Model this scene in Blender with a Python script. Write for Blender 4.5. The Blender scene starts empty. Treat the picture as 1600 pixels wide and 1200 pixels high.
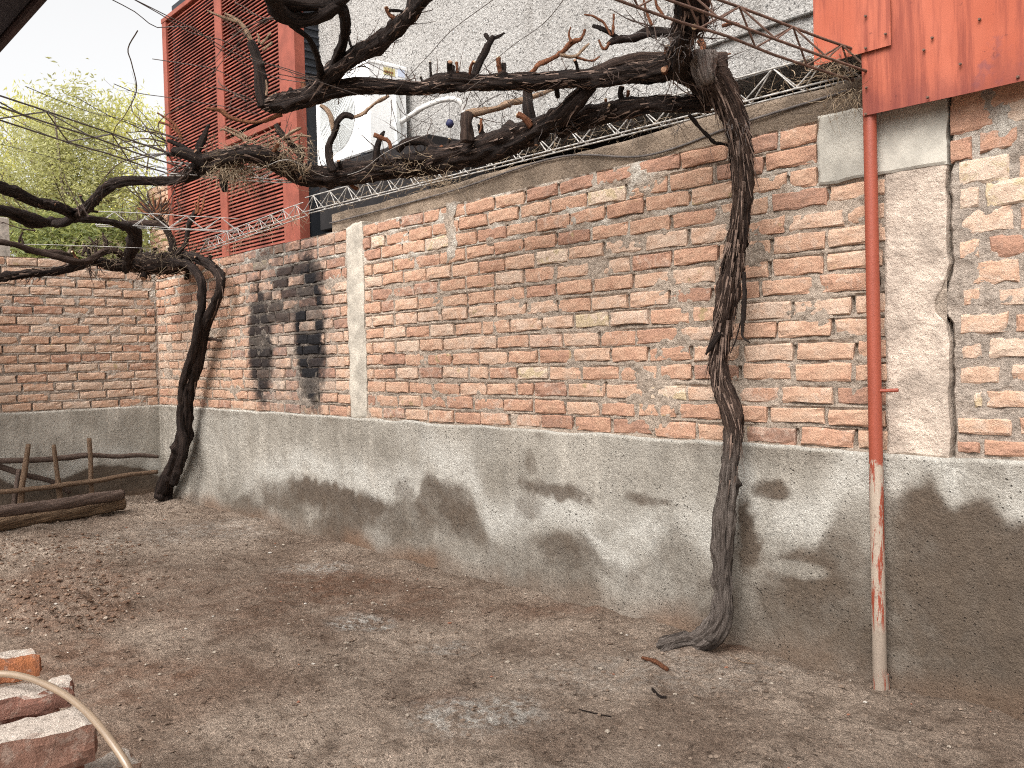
import bpy, math, random
import numpy as np
from mathutils import Vector, Matrix

rng = random.Random(7)
NR = np.random.RandomState(11)
scene = bpy.context.scene
col = scene.collection

# ------------------------------------------------------------------ camera
# world: the long brick wall is the plane y = 0, x runs along it to the right, z is up
F = 1379.0                                   # focal length in pixels of the 1600x1200 photograph
def unit(v):
    return v / np.linalg.norm(v)
_v1 = unit(np.array([-452 - 800.0, 586 - 600.0, F]))
_v2 = unit(np.array([2320 - 800.0, 520 - 600.0, F]))
AX = -_v1
AY = unit(_v2 - AX * (_v2 @ AX))
AZ = np.cross(AX, AY)
ROT = np.array([AX, AY, AZ])                 # world = ROT @ camera(x right, y down, z forward)
CAM = np.array([0.0, -3.58, 1.40])

def ray(px, py):
    return ROT @ (np.array([px - 800.0, py - 600.0, F]) / F)
def PT(px, py, t):                           # point at depth t
    return CAM + ray(px, py) * t
def PY(px, py, y=0.0):                       # point on a plane parallel to the long wall
    r = ray(px, py); return CAM + r * ((y - CAM[1]) / r[1])
def PX(px, py, x):                           # point on a plane parallel to the left wall
    r = ray(px, py); return CAM + r * ((x - CAM[0]) / r[0])
def PZ(px, py, z=0.0):                       # point on a horizontal plane
    r = ray(px, py); return CAM + r * ((z - CAM[2]) / r[2])
def depth(p):
    return float((ROT.T @ (np.asarray(p) - CAM))[2])

cd = bpy.data.cameras.new('camera')
cam = bpy.data.objects.new('camera', cd)
col.objects.link(cam)
M = Matrix(((ROT[0][0], -ROT[0][1], -ROT[0][2], CAM[0]),
            (ROT[1][0], -ROT[1][1], -ROT[1][2], CAM[1]),
            (ROT[2][0], -ROT[2][1], -ROT[2][2], CAM[2]),
            (0, 0, 0, 1)))
cam.matrix_world = M
cd.sensor_fit = 'HORIZONTAL'
cd.sensor_width = 36.0
cd.lens = 36.0 * F / 1600.0
cd.clip_start = 0.05
cd.clip_end = 500
scene.camera = cam

# ------------------------------------------------------------------ light
SUN_DIR = unit(np.array([0.20, -0.64, 0.74]))     # towards the veiled sun, over the roof behind
sun_el = math.asin(SUN_DIR[2])
sun_az = math.atan2(SUN_DIR[0], SUN_DIR[1])
world = bpy.data.worlds.new('World')
scene.world = world
world.use_nodes = True
wn = world.node_tree.nodes; wl = world.node_tree.links
wn.clear()
w_out = wn.new('ShaderNodeOutputWorld')
w_bg = wn.new('ShaderNodeBackground')
w_sky = wn.new('ShaderNodeTexSky')
w_sky.sky_type = 'NISHITA'
w_sky.sun_disc = False
w_sky.sun_elevation = sun_el
w_sky.sun_rotation = sun_az
w_sky.air_density = 1.0
w_sky.dust_density = 6.0
w_sky.ozone_density = 1.0
w_hs = wn.new('ShaderNodeHueSaturation')           # thin white overcast
w_hs.inputs['Saturation'].default_value = 0.03
wl.new(w_sky.outputs[0], w_hs.inputs['Color'])
wl.new(w_hs.outputs[0], w_bg.inputs['Color'])
wl.new(w_bg.outputs[0], w_out.inputs['Surface'])
w_bg.inputs['Strength'].default_value = 0.15
sd = bpy.data.lights.new('sun', 'SUN')
sd.energy = 1.035
sd.angle = math.radians(30)
sd.color = (1.0, 0.94, 0.87)
sun = bpy.data.objects.new('sun', sd)
col.objects.link(sun)
sun.rotation_euler = Vector(-SUN_DIR).to_track_quat('-Z', 'Y').to_euler()
scene.view_settings.view_transform = 'Standard'
scene.view_settings.look = 'None'
scene.view_settings.gamma = 1
scene.view_settings.exposure = 1.136
scene.cycles.use_denoising = False
scene.cycles.denoising_prefilter = 'NONE'
scene.cycles.filter_width = 1.1
scene.cycles.max_bounces = 6
scene.cycles.transparent_max_bounces = 6

# ------------------------------------------------------------------ noise
def _hash(ix, iy, iz, seed):
    h = (ix.astype(np.int64) * 374761393 + iy.astype(np.int64) * 668265263 + iz.astype(np.int64) * 2147483647 + seed * 1274126177) & 0xFFFFFFFF
    h = ((h ^ (h >> 13)) * 1274126177) & 0xFFFFFFFF
    h = ((h ^ (h >> 16)) * 2246822519) & 0xFFFFFFFF
    return ((h ^ (h >> 15)) & 0xFFFFFF) / float(0xFFFFFF)
def vnoise(x, y, z=None, seed=0):
    x = np.asarray(x, float); y = np.asarray(y, float)
    x, y = np.broadcast_arrays(x, y)
    z = np.zeros_like(x) if z is None else np.broadcast_to(np.asarray(z, float), x.shape)
    ix, iy, iz = np.floor(x), np.floor(y), np.floor(z)
    fx, fy, fz = x - ix, y - iy, z - iz
    fx = fx * fx * (3 - 2 * fx); fy = fy * fy * (3 - 2 * fy); fz = fz * fz * (3 - 2 * fz)
    r = 0
    for dx in (0, 1):
        for dy in (0, 1):
            for dz in (0, 1):
                w = (fx if dx else 1 - fx) * (fy if dy else 1 - fy) * (fz if dz else 1 - fz)
                r = r + w * _hash(ix + dx, iy + dy, iz + dz, seed)
    return r * 2 - 1
def fbm(x, y, z=None, seed=0, oct=4, gain=0.5):
    a, r, f = 1.0, 0, 1.0
    for o in range(oct):
        r = r + a * vnoise(np.asarray(x) * f, np.asarray(y) * f, None if z is None else np.asarray(z) * f, seed + o * 17)
        a *= gain; f *= 2.03
    return r
def sstep(a, b, x):
    t = np.clip((np.asarray(x, float) - a) / (b - a), 0, 1)
    return t * t * (3 - 2 * t)

# ------------------------------------------------------------------ mesh helpers
def mesh_from(name, verts, faces, smooth=False):
    me = bpy.data.meshes.new(name)
    verts = np.asarray(verts, np.float32).reshape(-1, 3)
    if isinstance(faces, np.ndarray):
        n, k = faces.shape
        me.vertices.add(len(verts)); me.vertices.foreach_set('co', verts.ravel())
        me.loops.add(n * k); me.loops.foreach_set('vertex_index', faces.astype(np.int32).ravel())
        me.polygons.add(n); me.polygons.foreach_set('loop_start', np.arange(0, n * k, k, dtype=np.int32))
        me.update(calc_edges=True)
        me.validate()
    else:
        me.from_pydata([tuple(map(float, v)) for v in verts], [], faces)
        me.update()
    me.polygons.foreach_set('use_smooth', np.zeros(len(me.polygons), bool))
    if smooth:
        me.polygons.foreach_set('use_smooth', np.ones(len(me.polygons), bool))
    return me
def link(name, me, mat=None, parent=None, loc=None):
    o = bpy.data.objects.new(name, me)
    col.objects.link(o)
    if mat is not None and me is not None and not me.materials:
        me.materials.append(mat)
    if parent is not None:
        o.parent = parent
        o.matrix_parent_inverse = Matrix.Translation(-Vector(parent.location)) if parent.parent is None else Matrix.Identity(4)
    if loc is not None:
        o.location = loc
    return o
def tag(o, label=None, cat=None, group=None, kind=None):
    if label: o['label'] = label
    if cat: o['category'] = cat
    if group: o['group'] = group
    if kind: o['kind'] = kind
    return o
def thing(name, label, cat, loc, group=None):
    o = bpy.data.objects.new(name, None)
    o.empty_display_size = 0.1
    col.objects.link(o)
    o.location = tuple(float(a) for a in loc)
    return tag(o, label, cat, group)

class MB:
    """collects geometry in world coordinates for ONE mesh"""
    def __init__(s): s.v = []; s.f = []
    def add(s, verts, faces):
        b = len(s.v)
        s.v.extend([tuple(map(float, p)) for p in verts])
        s.f.extend([tuple(i + b for i in f) for f in faces])
    def box(s, a, b, bev=0.0):
        x0, y0, z0 = np.minimum(a, b); x1, y1, z1 = np.maximum(a, b)
        if bev <= 0:
            s.add([(x0,y0,z0),(x1,y0,z0),(x1,y1,z0),(x0,y1,z0),(x0,y0,z1),(x1,y0,z1),(x1,y1,z1),(x0,y1,z1)],
                  [(0,3,2,1),(4,5,6,7),(0,1,5,4),(1,2,6,5),(2,3,7,6),(3,0,4,7)])
            return
        q = bev; vs = []
        for z, i in ((z0, q), (z0 + q, 0), (z1 - q, 0), (z1, q)):
            vs += [(x0+i+0, y0+q*0+i, z), (x1-i, y0+i, z), (x1-i, y1-i, z), (x0+i, y1-i, z)]
        fs = [(3,2,1,0), (12,13,14,15)]
        for k in range(3):
            for j in range(4):
                fs.append((k*4+j, k*4+(j+1)%4, k*4+4+(j+1)%4, k*4+4+j))
        s.add(vs, fs)
    def rod(s, p, q, r, n=6, r2=None):
        p = np.asarray(p, float); q = np.asarray(q, float)
        d = q - p; L = np.linalg.norm(d)
        if L < 1e-6: return
        d = d / L
        u = np.cross(d, (0, 0, 1.0)) if abs(d[2]) < 0.9 else np.cross(d, (1.0, 0, 0))
        u = unit(u); w = np.cross(d, u)
        r2 = r if r2 is None else r2
        vs = []
        for c, rr in ((p, r), (q, r2)):
            for k in range(n):
                a = 2 * math.pi * k / n
                vs.append(c + rr * (math.cos(a) * u + math.sin(a) * w))
        fs = [(k, (k + 1) % n, n + (k + 1) % n, n + k) for k in range(n)]
        fs += [tuple(range(n - 1, -1, -1)), tuple(range(n, 2 * n))]
        s.add(vs, fs)
    def build(s, name, mat, parent=None, smooth=False):
        return link(name, mesh_from(name, s.v, s.f, smooth), mat, parent)

def grid_faces(nu, nv):
    i = np.arange(nu - 1)[:, None] * nv + np.arange(nv - 1)[None, :]
    i = i.ravel()
    return np.stack([i, i + nv, i + nv + 1, i + 1], 1)
def set_attr(me, name, vals):
    a = me.attributes.new(name, 'FLOAT', 'POINT')
    a.data.foreach_set('value', np.asarray(vals, np.float32).ravel())

def catmull(pts, step):
    """resample rows [x,y,z,r] along a smooth curve"""
    P = np.asarray(pts, float)
    if len(P) == 2:
        P = np.vstack([P[0], (P[0] + P[1]) / 2, P[1]])
    Q = np.vstack([2 * P[0] - P[1], P, 2 * P[-1] - P[-2]])
    out = []
    for i in range(1, len(Q) - 2):
        L = np.linalg.norm(Q[i + 1][:3] - Q[i][:3])
        n = max(2, int(L / step))
        for t in np.linspace(0, 1, n, endpoint=False):
            a, b, c, d = Q[i - 1], Q[i], Q[i + 1], Q[i + 2]
            out.append(0.5 * (2 * b + (c - a) * t + (2 * a - 5 * b + 4 * c - d) * t * t + (3 * b - a - 3 * c + d) * t ** 3))
    out.append(P[-1])
    out = np.array(out)
    out[:, 3] = np.maximum(out[:, 3], 0.0008)
    return out
def frames(C):
    T = np.gradient(C, axis=0); T /= np.linalg.norm(T, axis=1)[:, None] + 1e-9
    u = np.cross(T[0], (0.3, 0.2, 1.0)); u = unit(u)
    U = np.zeros_like(C)
    for i in range(len(C)):
        u = u - T[i] * (u @ T[i]); u = unit(u); U[i] = u
    return T, U, np.cross(T, U)
def tube_mesh(name, pts, seg=10, step=0.02, lump=0.0, ridge=0.0, seed=0, twist=2.0, rk=5.0, capround=True):
    R = catmull(pts, step)
    C, r = R[:, :3], R[:, 3]
    T, U, W = frames(C)
    n = len(C)
    s = np.concatenate([[0], np.cumsum(np.linalg.norm(np.diff(C, axis=0), axis=1))])
    th = np.linspace(0, 2 * np.pi, seg, endpoint=False)
    S, TH = np.meshgrid(s, th, indexing='ij')
    RR = np.repeat(r[:, None], seg, 1)
    if lump or ridge:
        cx, cy = np.cos(TH + S * twist), np.sin(TH + S * twist)
        ra = float(np.mean(r))
        l = fbm(cx * 0.9 + seed * 3.1, cy * 0.9, S / (ra * 5.0), seed, 3)
        g = 1 - np.abs(fbm(cx * rk * 0.55, cy * rk * 0.55, S / (ra * 11.0), seed + 5, 3)) * 1.6
        kr = np.random.RandomState(seed + 77)
        for _ in range(int(s[-1] / (ra * 5.5))):
            ks, ka, kw = kr.rand() * s[-1], kr.rand() * 6.283, ra * (0.35 + 0.5 * kr.rand())
            da = np.angle(np.exp(1j * (TH - ka)))
            l = l + (0.32 + 0.3 * kr.rand()) / max(lump, 0.05) * np.exp(-((S - ks) / kw) ** 2 - (da / 0.65) ** 2) * (1 if kr.rand() < 0.75 else -0.7) * (1 if lump < 0.5 and ridge > 0.15 else 0)
        RR = RR * (1 + lump * l + ridge * (g - 0.5))
        m = 1
        C = C + (U * (vnoise(s / (ra * 6), 0 * s, seed=seed + 2) * ra * lump * m)[:, None]) + (W * (vnoise(s / (ra * 6), 0 * s + 9, seed=seed + 3) * ra * lump * m)[:, None])
    V = C[:, None, :] + RR[..., None] * (np.cos(TH)[..., None] * U[:, None, :] + np.sin(TH)[..., None] * W[:, None, :])
    verts = V.reshape(-1, 3)
    i = (np.arange(n - 1)[:, None] * seg + np.arange(seg)[None, :])
    j = (np.arange(n - 1)[:, None] * seg + (np.arange(seg)[None, :] + 1) % seg)
    quads = np.stack([i.ravel(), j.ravel(), (j + seg).ravel(), (i + seg).ravel()], 1)
    c0, c1 = len(verts), len(verts) + 1
    verts = np.vstack([verts, C[0] - T[0] * r[0] * 0.25, C[-1] + T[-1] * r[-1] * 0.25])
    k = np.arange(seg)
    caps0 = np.stack([(k + 1) % seg, k, np.full(seg, c0)], 1)
    caps1 = np.stack([(n - 1) * seg + k, (n - 1) * seg + (k + 1) % seg, np.full(seg, c1)], 1)
    me = bpy.data.meshes.new(name)
    me.vertices.add(len(verts)); me.vertices.foreach_set('co', verts.astype(np.float32).ravel())
    loops = np.concatenate([quads.ravel(), caps0.ravel(), caps1.ravel()]).astype(np.int32)
    starts = np.concatenate([np.arange(len(quads)) * 4, len(quads) * 4 + np.arange(2 * seg) * 3]).astype(np.int32)
    me.loops.add(len(loops)); me.loops.foreach_set('vertex_index', loops)
    me.polygons.add(len(starts)); me.polygons.foreach_set('loop_start', starts)
    me.update(calc_edges=True)
    me.polygons.foreach_set('use_smooth', np.ones(len(me.polygons), bool))
    # uv: u around, v along in metres
    ua = np.concatenate([np.tile(th / (2 * np.pi), n), [0, 0]])
    va = np.concatenate([np.repeat(s, seg), [s[0], s[-1]]])
    cxs = np.concatenate([(np.cos(TH + S * twist)).ravel(), [0, 0]])
    sns = np.concatenate([(np.sin(TH + S * twist)).ravel(), [0, 0]])
    at = me.attributes.new('bark', 'FLOAT_VECTOR', 'POINT')
    at.data.foreach_set('vector', np.stack([cxs, sns, va], 1).astype(np.float32).ravel())
    set_attr(me, 'along', np.concatenate([np.repeat(s / s[-1], seg), [0, 1]]))
    return me

# ------------------------------------------------------------------ materials
class NT:
    def __init__(s, name, rough=0.9, spec=0.25):
        s.m = bpy.data.materials.new(name); s.m.use_nodes = True
        s.t = s.m.node_tree; s.n = s.t.nodes; s.l = s.t.links
        s.b = s.n['Principled BSDF']
        s.b.inputs['Roughness'].default_value = rough
        s.b.inputs['Specular IOR Level'].default_value = spec
    def put(s, x, inp):
        if isinstance(x, bpy.types.NodeSocket): s.l.new(x, inp)
        elif isinstance(x, (tuple, list)) and len(x) == 3 and inp.type == 'RGBA': inp.default_value = (*x, 1)
        else: inp.default_value = x
    def pos(s): return s.n.new('ShaderNodeNewGeometry').outputs['Position']
    def attr(s, name, out='Fac'):
        a = s.n.new('ShaderNodeAttribute'); a.attribute_name = name; return a.outputs[out]
    def mapv(s, v, scale=(1, 1, 1), loc=(0, 0, 0), rot=(0, 0, 0)):
        m = s.n.new('ShaderNodeMapping'); s.put(v, m.inputs[0])
        m.inputs['Scale'].default_value = scale; m.inputs['Location'].default_value = loc; m.inputs['Rotation'].default_value = rot
        return m.outputs[0]
    def noise(s, v, scale, detail=4, rough=0.55, dist=0.0, out=0):
        n = s.n.new('ShaderNodeTexNoise'); s.put(v, n.inputs['Vector'])
        n.inputs['Scale'].default_value = scale; n.inputs['Detail'].default_value = detail
        n.inputs['Roughness'].default_value = rough; n.inputs['Distortion'].default_value = dist
        return n.outputs[out]
    def voro(s, v, scale, feat='F1', out='Distance', rnd=1.0):
        n = s.n.new('ShaderNodeTexVoronoi'); n.feature = feat; s.put(v, n.inputs['Vector'])
        n.inputs['Scale'].default_value = scale; n.inputs['Randomness'].default_value = rnd
        return n.outputs[out]
    def math(s, op, a, b=0.0, clamp=False):
        n = s.n.new('ShaderNodeMath'); n.operation = op; n.use_clamp = clamp
        s.put(a, n.inputs[0]); s.put(b, n.inputs[1]); return n.outputs[0]
    def ramp(s, f, stops, interp='LINEAR'):
        n = s.n.new('ShaderNodeValToRGB'); s.put(f, n.inputs[0]); cr = n.color_ramp; cr.interpolation = interp
        while len(cr.elements) < len(stops): cr.elements.new(0.5)
        for e, (p, c) in zip(cr.elements, stops):
            e.position = p; e.color = (*c, 1) if not isinstance(c, (int, float)) else (c, c, c, 1)
        return n.outputs[0]
    def rng(s, f, a, b, c=0.0, d=1.0):
        n = s.n.new('ShaderNodeMapRange'); n.interpolation_type = 'SMOOTHSTEP'
        s.put(f, n.inputs[0])
        for k, x in zip((1, 2, 3, 4), (a, b, c, d)): n.inputs[k].default_value = x
        return n.outputs[0]
    def mix(s, f, a, b, mode='MIX'):
        n = s.n.new('ShaderNodeMix'); n.data_type = 'RGBA'; n.blend_type = mode
        s.put(f, n.inputs[0]); s.put(a, n.inputs[6]); s.put(b, n.inputs[7]); return n.outputs[2]
    def bump(s, h, strength=0.5, dist=0.01):
        n = s.n.new('ShaderNodeBump'); n.inputs['Strength'].default_value = strength; n.inputs['Distance'].default_value = dist
        s.put(h, n.inputs['Height'])
        prev = s.b.inputs['Normal'].links[0].from_socket if s.b.inputs['Normal'].links else None
        if prev: s.l.new(prev, n.inputs['Normal'])
        s.l.new(n.outputs[0], s.b.inputs['Normal'])
    def color(s, c): s.put(c, s.b.inputs['Base Color'])
    def xyz(s, v):
        n = s.n.new('ShaderNodeSeparateXYZ'); s.put(v, n.inputs[0]); return n.outputs

def soot_mask(t, which=0):
    """the soot of an old fire: a shape of its own on the far part of the long wall"""
    x, y, z = t.xyz(t.pos())
    out = None
    wob = t.math('MULTIPLY', t.math('SUBTRACT', t.noise(t.pos(), 5.5, 6, 0.75), 0.5), 1.0)
    for px, py, rx, rz, k in (SOOT_WASH if which else SOOT):
        c = PY(px, py, 0)
        a = t.math('DIVIDE', t.math('SUBTRACT', x, float(c[0])), rx)
        b = t.math('DIVIDE', t.math('SUBTRACT', z, float(c[2])), rz)
        d = t.math('ADD', t.math('SQRT', t.math('ADD', t.math('MULTIPLY', a, a), t.math('MULTIPLY', b, b))), wob)
        m = t.rng(d, 1.25, 0.7, 0.0, k)
        out = m if out is None else t.math('MAXIMUM', out, m)
    gate = t.rng(y, 0.3, 0.2, 0.0, 1.0)          # only on this wall
    gate = t.math('MULTIPLY', gate, t.rng(y, -0.14, -0.1, 0.0, 1.0))
    return t.math('MULTIPLY', out, gate)
SOOT = [(483, 515, 0.26, 0.68, 1.0), (406, 540, 0.24, 0.60, 0.95), (460, 440, 0.55, 0.20, 0.9), (435, 480, 0.40, 0.16, 0.85), (430, 400, 0.6, 0.14, 0.7)]
SOOT_WASH = [(445, 515, 0.85, 0.70, 1.0), (440, 405, 0.95, 0.26, 1.0), (450, 600, 0.75, 0.30, 1.0)]
def sooted(t, base, q, wash=0.75, each=1.0):
    wash = wash * 0.7
    w = t.math('MULTIPLY', soot_mask(t, 1), t.rng(t.noise(q, 9, 5, 0.7), 0.30, 0.56))
    base = t.mix(t.math('MULTIPLY', w, wash), base, (0.105, 0.098, 0.095))
    so = t.math('MULTIPLY', soot_mask(t), each)
    return t.mix(t.math('MULTIPLY', so, t.rng(t.math('ADD', t.noise(t.mapv(q, (1, 1, 1.7)), 8, 6, 0.72), t.math('MULTIPLY', so, 0.34)), 0.54, 0.70)), base, (0.011, 0.010, 0.011))

def brick_material(name, stuff=False):
    t = NT(name, 0.92, 0.15)
    p = t.pos()
    if stuff:
        c = t.n.new('ShaderNodeAttribute'); c.attribute_name = 'tone'; cc = c.outputs['Color']
    else:
        cc = t.n.new('ShaderNodeObjectInfo').outputs['Color']
    sx = t.n.new('ShaderNodeSeparateColor'); t.l.new(cc, sx.inputs[0])
    tone, lime, rnd = sx.outputs[0], sx.outputs[1], sx.outputs[2]
    off = t.n.new('ShaderNodeCombineXYZ'); t.put(t.math('MULTIPLY', rnd, 37.0), off.inputs[0]); t.put(t.math('MULTIPLY', rnd, 11.0), off.inputs[2])
    va = t.n.new('ShaderNodeVectorMath'); t.put(p, va.inputs[0]); t.put(off.outputs[0], va.inputs[1])
    q = va.outputs[0]
    big = t.noise(t.mapv(q, (1, 1, 1.5)), 11, 5, 0.62, 0.4)
    f = t.math('ADD', tone, t.math('MULTIPLY', t.math('SUBTRACT', big, 0.5), 0.78), True)
    base = t.ramp(f, [(0.0, (0.15, 0.062, 0.038)), (0.2, (0.27, 0.115, 0.066)), (0.40, (0.375, 0.185, 0.108)), (0.60, (0.44, 0.262, 0.168)),
                      (0.78, (0.475, 0.332, 0.242)), (0.95, (0.50, 0.39, 0.295)), (1.0, (0.43, 0.34, 0.20))])
    fine = t.noise(q, 42, 5, 0.75)
    base = t.mix(0.36, base, t.ramp(fine, [(0.25, 0.2), (0.75, 0.88)]), 'OVERLAY')
    # lime and mortar smeared over the face
    sm = t.noise(q, 15, 6, 0.68, 0.6)
    lm = t.rng(t.math('ADD', sm, t.math('MULTIPLY', t.math('SUBTRACT', lime, 0.5), 0.34)), 0.52, 0.66)
    base = t.mix(t.math('MULTIPLY', lm, 0.42), base, (0.50, 0.41, 0.335))
    ms = t.math('MULTIPLY', t.rng(t.noise(q, 13, 3, 0.5), 0.60, 0.66), t.rng(rnd, 0.86, 0.88))
    base = t.mix(t.math('MULTIPLY', ms, 0.8), base, (0.26, 0.19, 0.065))
    # dark burnt flecks
    fl = t.rng(t.noise(q, 30, 5, 0.75), 0.60, 0.72)
    base = t.mix(t.math('MULTIPLY', fl, 0.5), base, (0.13, 0.06, 0.035))
    base = t.mix(0.30, base, (0.45, 0.342, 0.270))
    base = sooted(t, base, q, 0.75, t.rng(rnd, 0.05, 0.35, 0.45, 1.0))
    t.color(base)
    h = t.math('ADD', t.math('MULTIPLY', t.noise(q, 45, 6, 0.7), 1.0), t.math('MULTIPLY', t.noise(q, 210, 3, 0.6), 0.35))
    t.bump(h, 1.0, 0.009)
    return t.m

def mortar_material(name, tint=(0.40, 0.322, 0.256)):
    t = NT(name, 0.95, 0.1)
    p = t.pos()
    a = t.noise(p, 2.3, 4, 0.6)
    base = t.mix(t.rng(a, 0.35, 0.68), tuple(k * 0.82 for k in tint), tuple(k * 1.1 for k in tint))
    b = t.noise(p, 40, 6, 0.8)
    base = t.mix(0.6, base, t.ramp(b, [(0.28, 0.12), (0.72, 0.85)]), 'OVERLAY')
    # whiter mortar in the upper joints, where the wall was raised later
    x, y, z = t.xyz(p)
    up = t.math('MULTIPLY', t.rng(t.math('ADD', z, t.math('MULTIPLY', t.noise(p, 2.0, 3), 0.3)), 2.1, 2.3), t.rng(t.noise(p, 6, 4), 0.42, 0.6))
    base = t.mix(t.math('MULTIPLY', up, 0.6), base, (0.60, 0.56, 0.49))
    base = sooted(t, base, p, 0.7, 0.72)
    t.color(base)
    h = t.math('ADD', t.noise(p, 38, 6, 0.75), t.math('MULTIPLY', t.noise(p, 170, 4, 0.7), 0.5))
    t.bump(h, 1.0, 0.02)
    return t.m

def plinth_material():
    t = NT('cement_render', 0.88, 0.2)
    p = t.pos()
    a = t.noise(p, 1.6, 5, 0.62)
    base = t.mix(t.rng(a, 0.33, 0.66), (0.235, 0.208, 0.172), (0.37, 0.335, 0.285))
    # trowel streaks
    st = t.noise(t.mapv(p, (9, 9, 1.4)), 1.0, 4, 0.6)
    base = t.mix(0.30, base, t.ramp(st, [(0.3, 0.25), (0.7, 0.75)]), 'OVERLAY')
    pale = t.attr('pale'); damp = t.attr('damp'); soil = t.attr('soil')
    rag = t.math('MULTIPLY', t.math('SUBTRACT', t.noise(p, 9, 7, 0.72, 0.3), 0.5), 0.75)
    damp = t.math('MULTIPLY', t.rng(t.math('ADD', damp, t.math('MULTIPLY', rag, t.rng(damp, 0.02, 0.3))), 0.02, 0.95), t.rng(damp, 0.0, 0.8, 0.7, 1.0))
    pn = t.math('MULTIPLY', pale, t.rng(t.noise(p, 3.5, 5, 0.62), 0.28, 0.6, 0.25, 1.0))
    base = t.mix(t.math('MULTIPLY', pn, 0.85), base, (0.50, 0.475, 0.425))
    dm = t.mix(t.noise(p, 9, 5, 0.65), (0.040, 0.025, 0.0165), (0.122, 0.086, 0.058))
    base = t.mix(t.math('MULTIPLY', damp, 0.9), base, dm)
    base = t.mix(t.math('MULTIPLY', soil, 0.75), base, t.mix(t.noise(p, 14, 4, 0.7), (0.13, 0.062, 0.034), (0.24, 0.155, 0.10)))
    # pock marks and specks
    pk = t.rng(t.math('ADD', t.voro(p, 42), t.math('MULTIPLY', t.noise(p, 5, 3), 0.60)), 0.46, 0.33)
    base = t.mix(t.math('MULTIPLY', pk, 0.65), base, (0.055, 0.045, 0.036))
    fine = t.noise(p, 46, 6, 0.8)
    base = t.mix(t.rng(t.noise(p, 2.6, 4, 0.6), 0.4, 0.65, 0.15, 0.5), base, t.ramp(fine, [(0.28, 0.1), (0.72, 0.86)]), 'OVERLAY')
    cr = t.rng(t.noise(t.mapv(p, (1, 1, 2.2)), 30, 6, 0.8, 0.6), 0.40, 0.31)
    base = t.mix(t.math('MULTIPLY', cr, 0.5), base, (0.06, 0.05, 0.04))
    t.color(base)
    t.put(t.math('SUBTRACT', 0.9, t.math('MULTIPLY', damp, 0.12)), t.b.inputs['Roughness'])
    h = t.math('ADD', t.math('ADD', t.noise(p, 24, 6, 0.7), t.math('MULTIPLY', t.noise(p, 130, 4, 0.7), 0.55)), t.math('MULTIPLY', pk, -0.6))
    t.bump(h, 1.0, 0.016)
    return t.m

def ground_material():
    t = NT('dirt', 0.95, 0.12)
    p = t.pos()
    a = t.noise(p, 1.3, 6, 0.62)
    base = t.mix(t.rng(a, 0.35, 0.65), (0.265, 0.192, 0.144), (0.445, 0.348, 0.272))
    b = t.noise(p, 6.5, 6, 0.7)
    base = t.mix(t.math('MULTIPLY', t.rng(b, 0.5, 0.66), 0.6), base, (0.13, 0.088, 0.062))
    red = t.attr('red'); pale = t.attr('pale'); damp = t.attr('damp')
    base = t.mix(t.math('MULTIPLY', red, t.rng(t.noise(p, 8, 5, 0.65), 0.3, 0.6, 0.25, 0.95)), base, (0.19, 0.10, 0.062))
    base = t.mix(t.math('MULTIPLY', pale, t.rng(t.noise(p, 16, 5, 0.7), 0.40, 0.60)), base, (0.58, 0.54, 0.48))
    base = t.mix(t.math('MULTIPLY', damp, 0.6), base, (0.085, 0.058, 0.04))
    # grit
    g = t.voro(p, 105, 'F1', 'Color')
    gs = t.n.new('ShaderNodeSeparateColor'); t.l.new(g, gs.inputs[0])
    base = t.mix(0.4, base, t.ramp(gs.outputs[0], [(0.0, 0.18), (0.5, 0.5), (0.93, 0.62), (1.0, 0.95)]), 'OVERLAY')
    sp = t.rng(t.voro(p, 55), 0.13, 0.09)
    sc2 = t.voro(p, 55, 'F1', 'Color'); ss = t.n.new('ShaderNodeSeparateColor'); t.l.new(sc2, ss.inputs[0])
    base = t.mix(t.math('MULTIPLY', t.math('MULTIPLY', sp, t.rng(ss.outputs[0], 0.72, 0.78)), 0.8), base, (0.50, 0.44, 0.37))
    base = t.mix(t.math('MULTIPLY', t.math('MULTIPLY', sp, t.rng(ss.outputs[1], 0.72, 0.78)), 0.8), base, (0.06, 0.04, 0.03))
    fine = t.noise(p, 52, 6, 0.82)
    base = t.mix(0.5, base, t.ramp(fine, [(0.30, 0.06), (0.70, 0.86)]), 'OVERLAY')
    crumb = t.math('MULTIPLY', t.rng(t.noise(p, 30, 6, 0.8, 0.5), 0.48, 0.36), t.rng(t.noise(p, 2.4, 5, 0.65), 0.36, 0.56))
    base = t.mix(t.math('MULTIPLY', crumb, 0.8), base, (0.05, 0.032, 0.023))
    t.color(base)
    h = t.math('ADD', t.math('ADD', t.noise(p, 22, 6, 0.75), t.math('MULTIPLY', t.noise(p, 80, 5, 0.8), 0.7)), t.math('MULTIPLY', gs.outputs[0], 0.25))
    t.bump(h, 1.0, 0.034)
    return t.m

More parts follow.
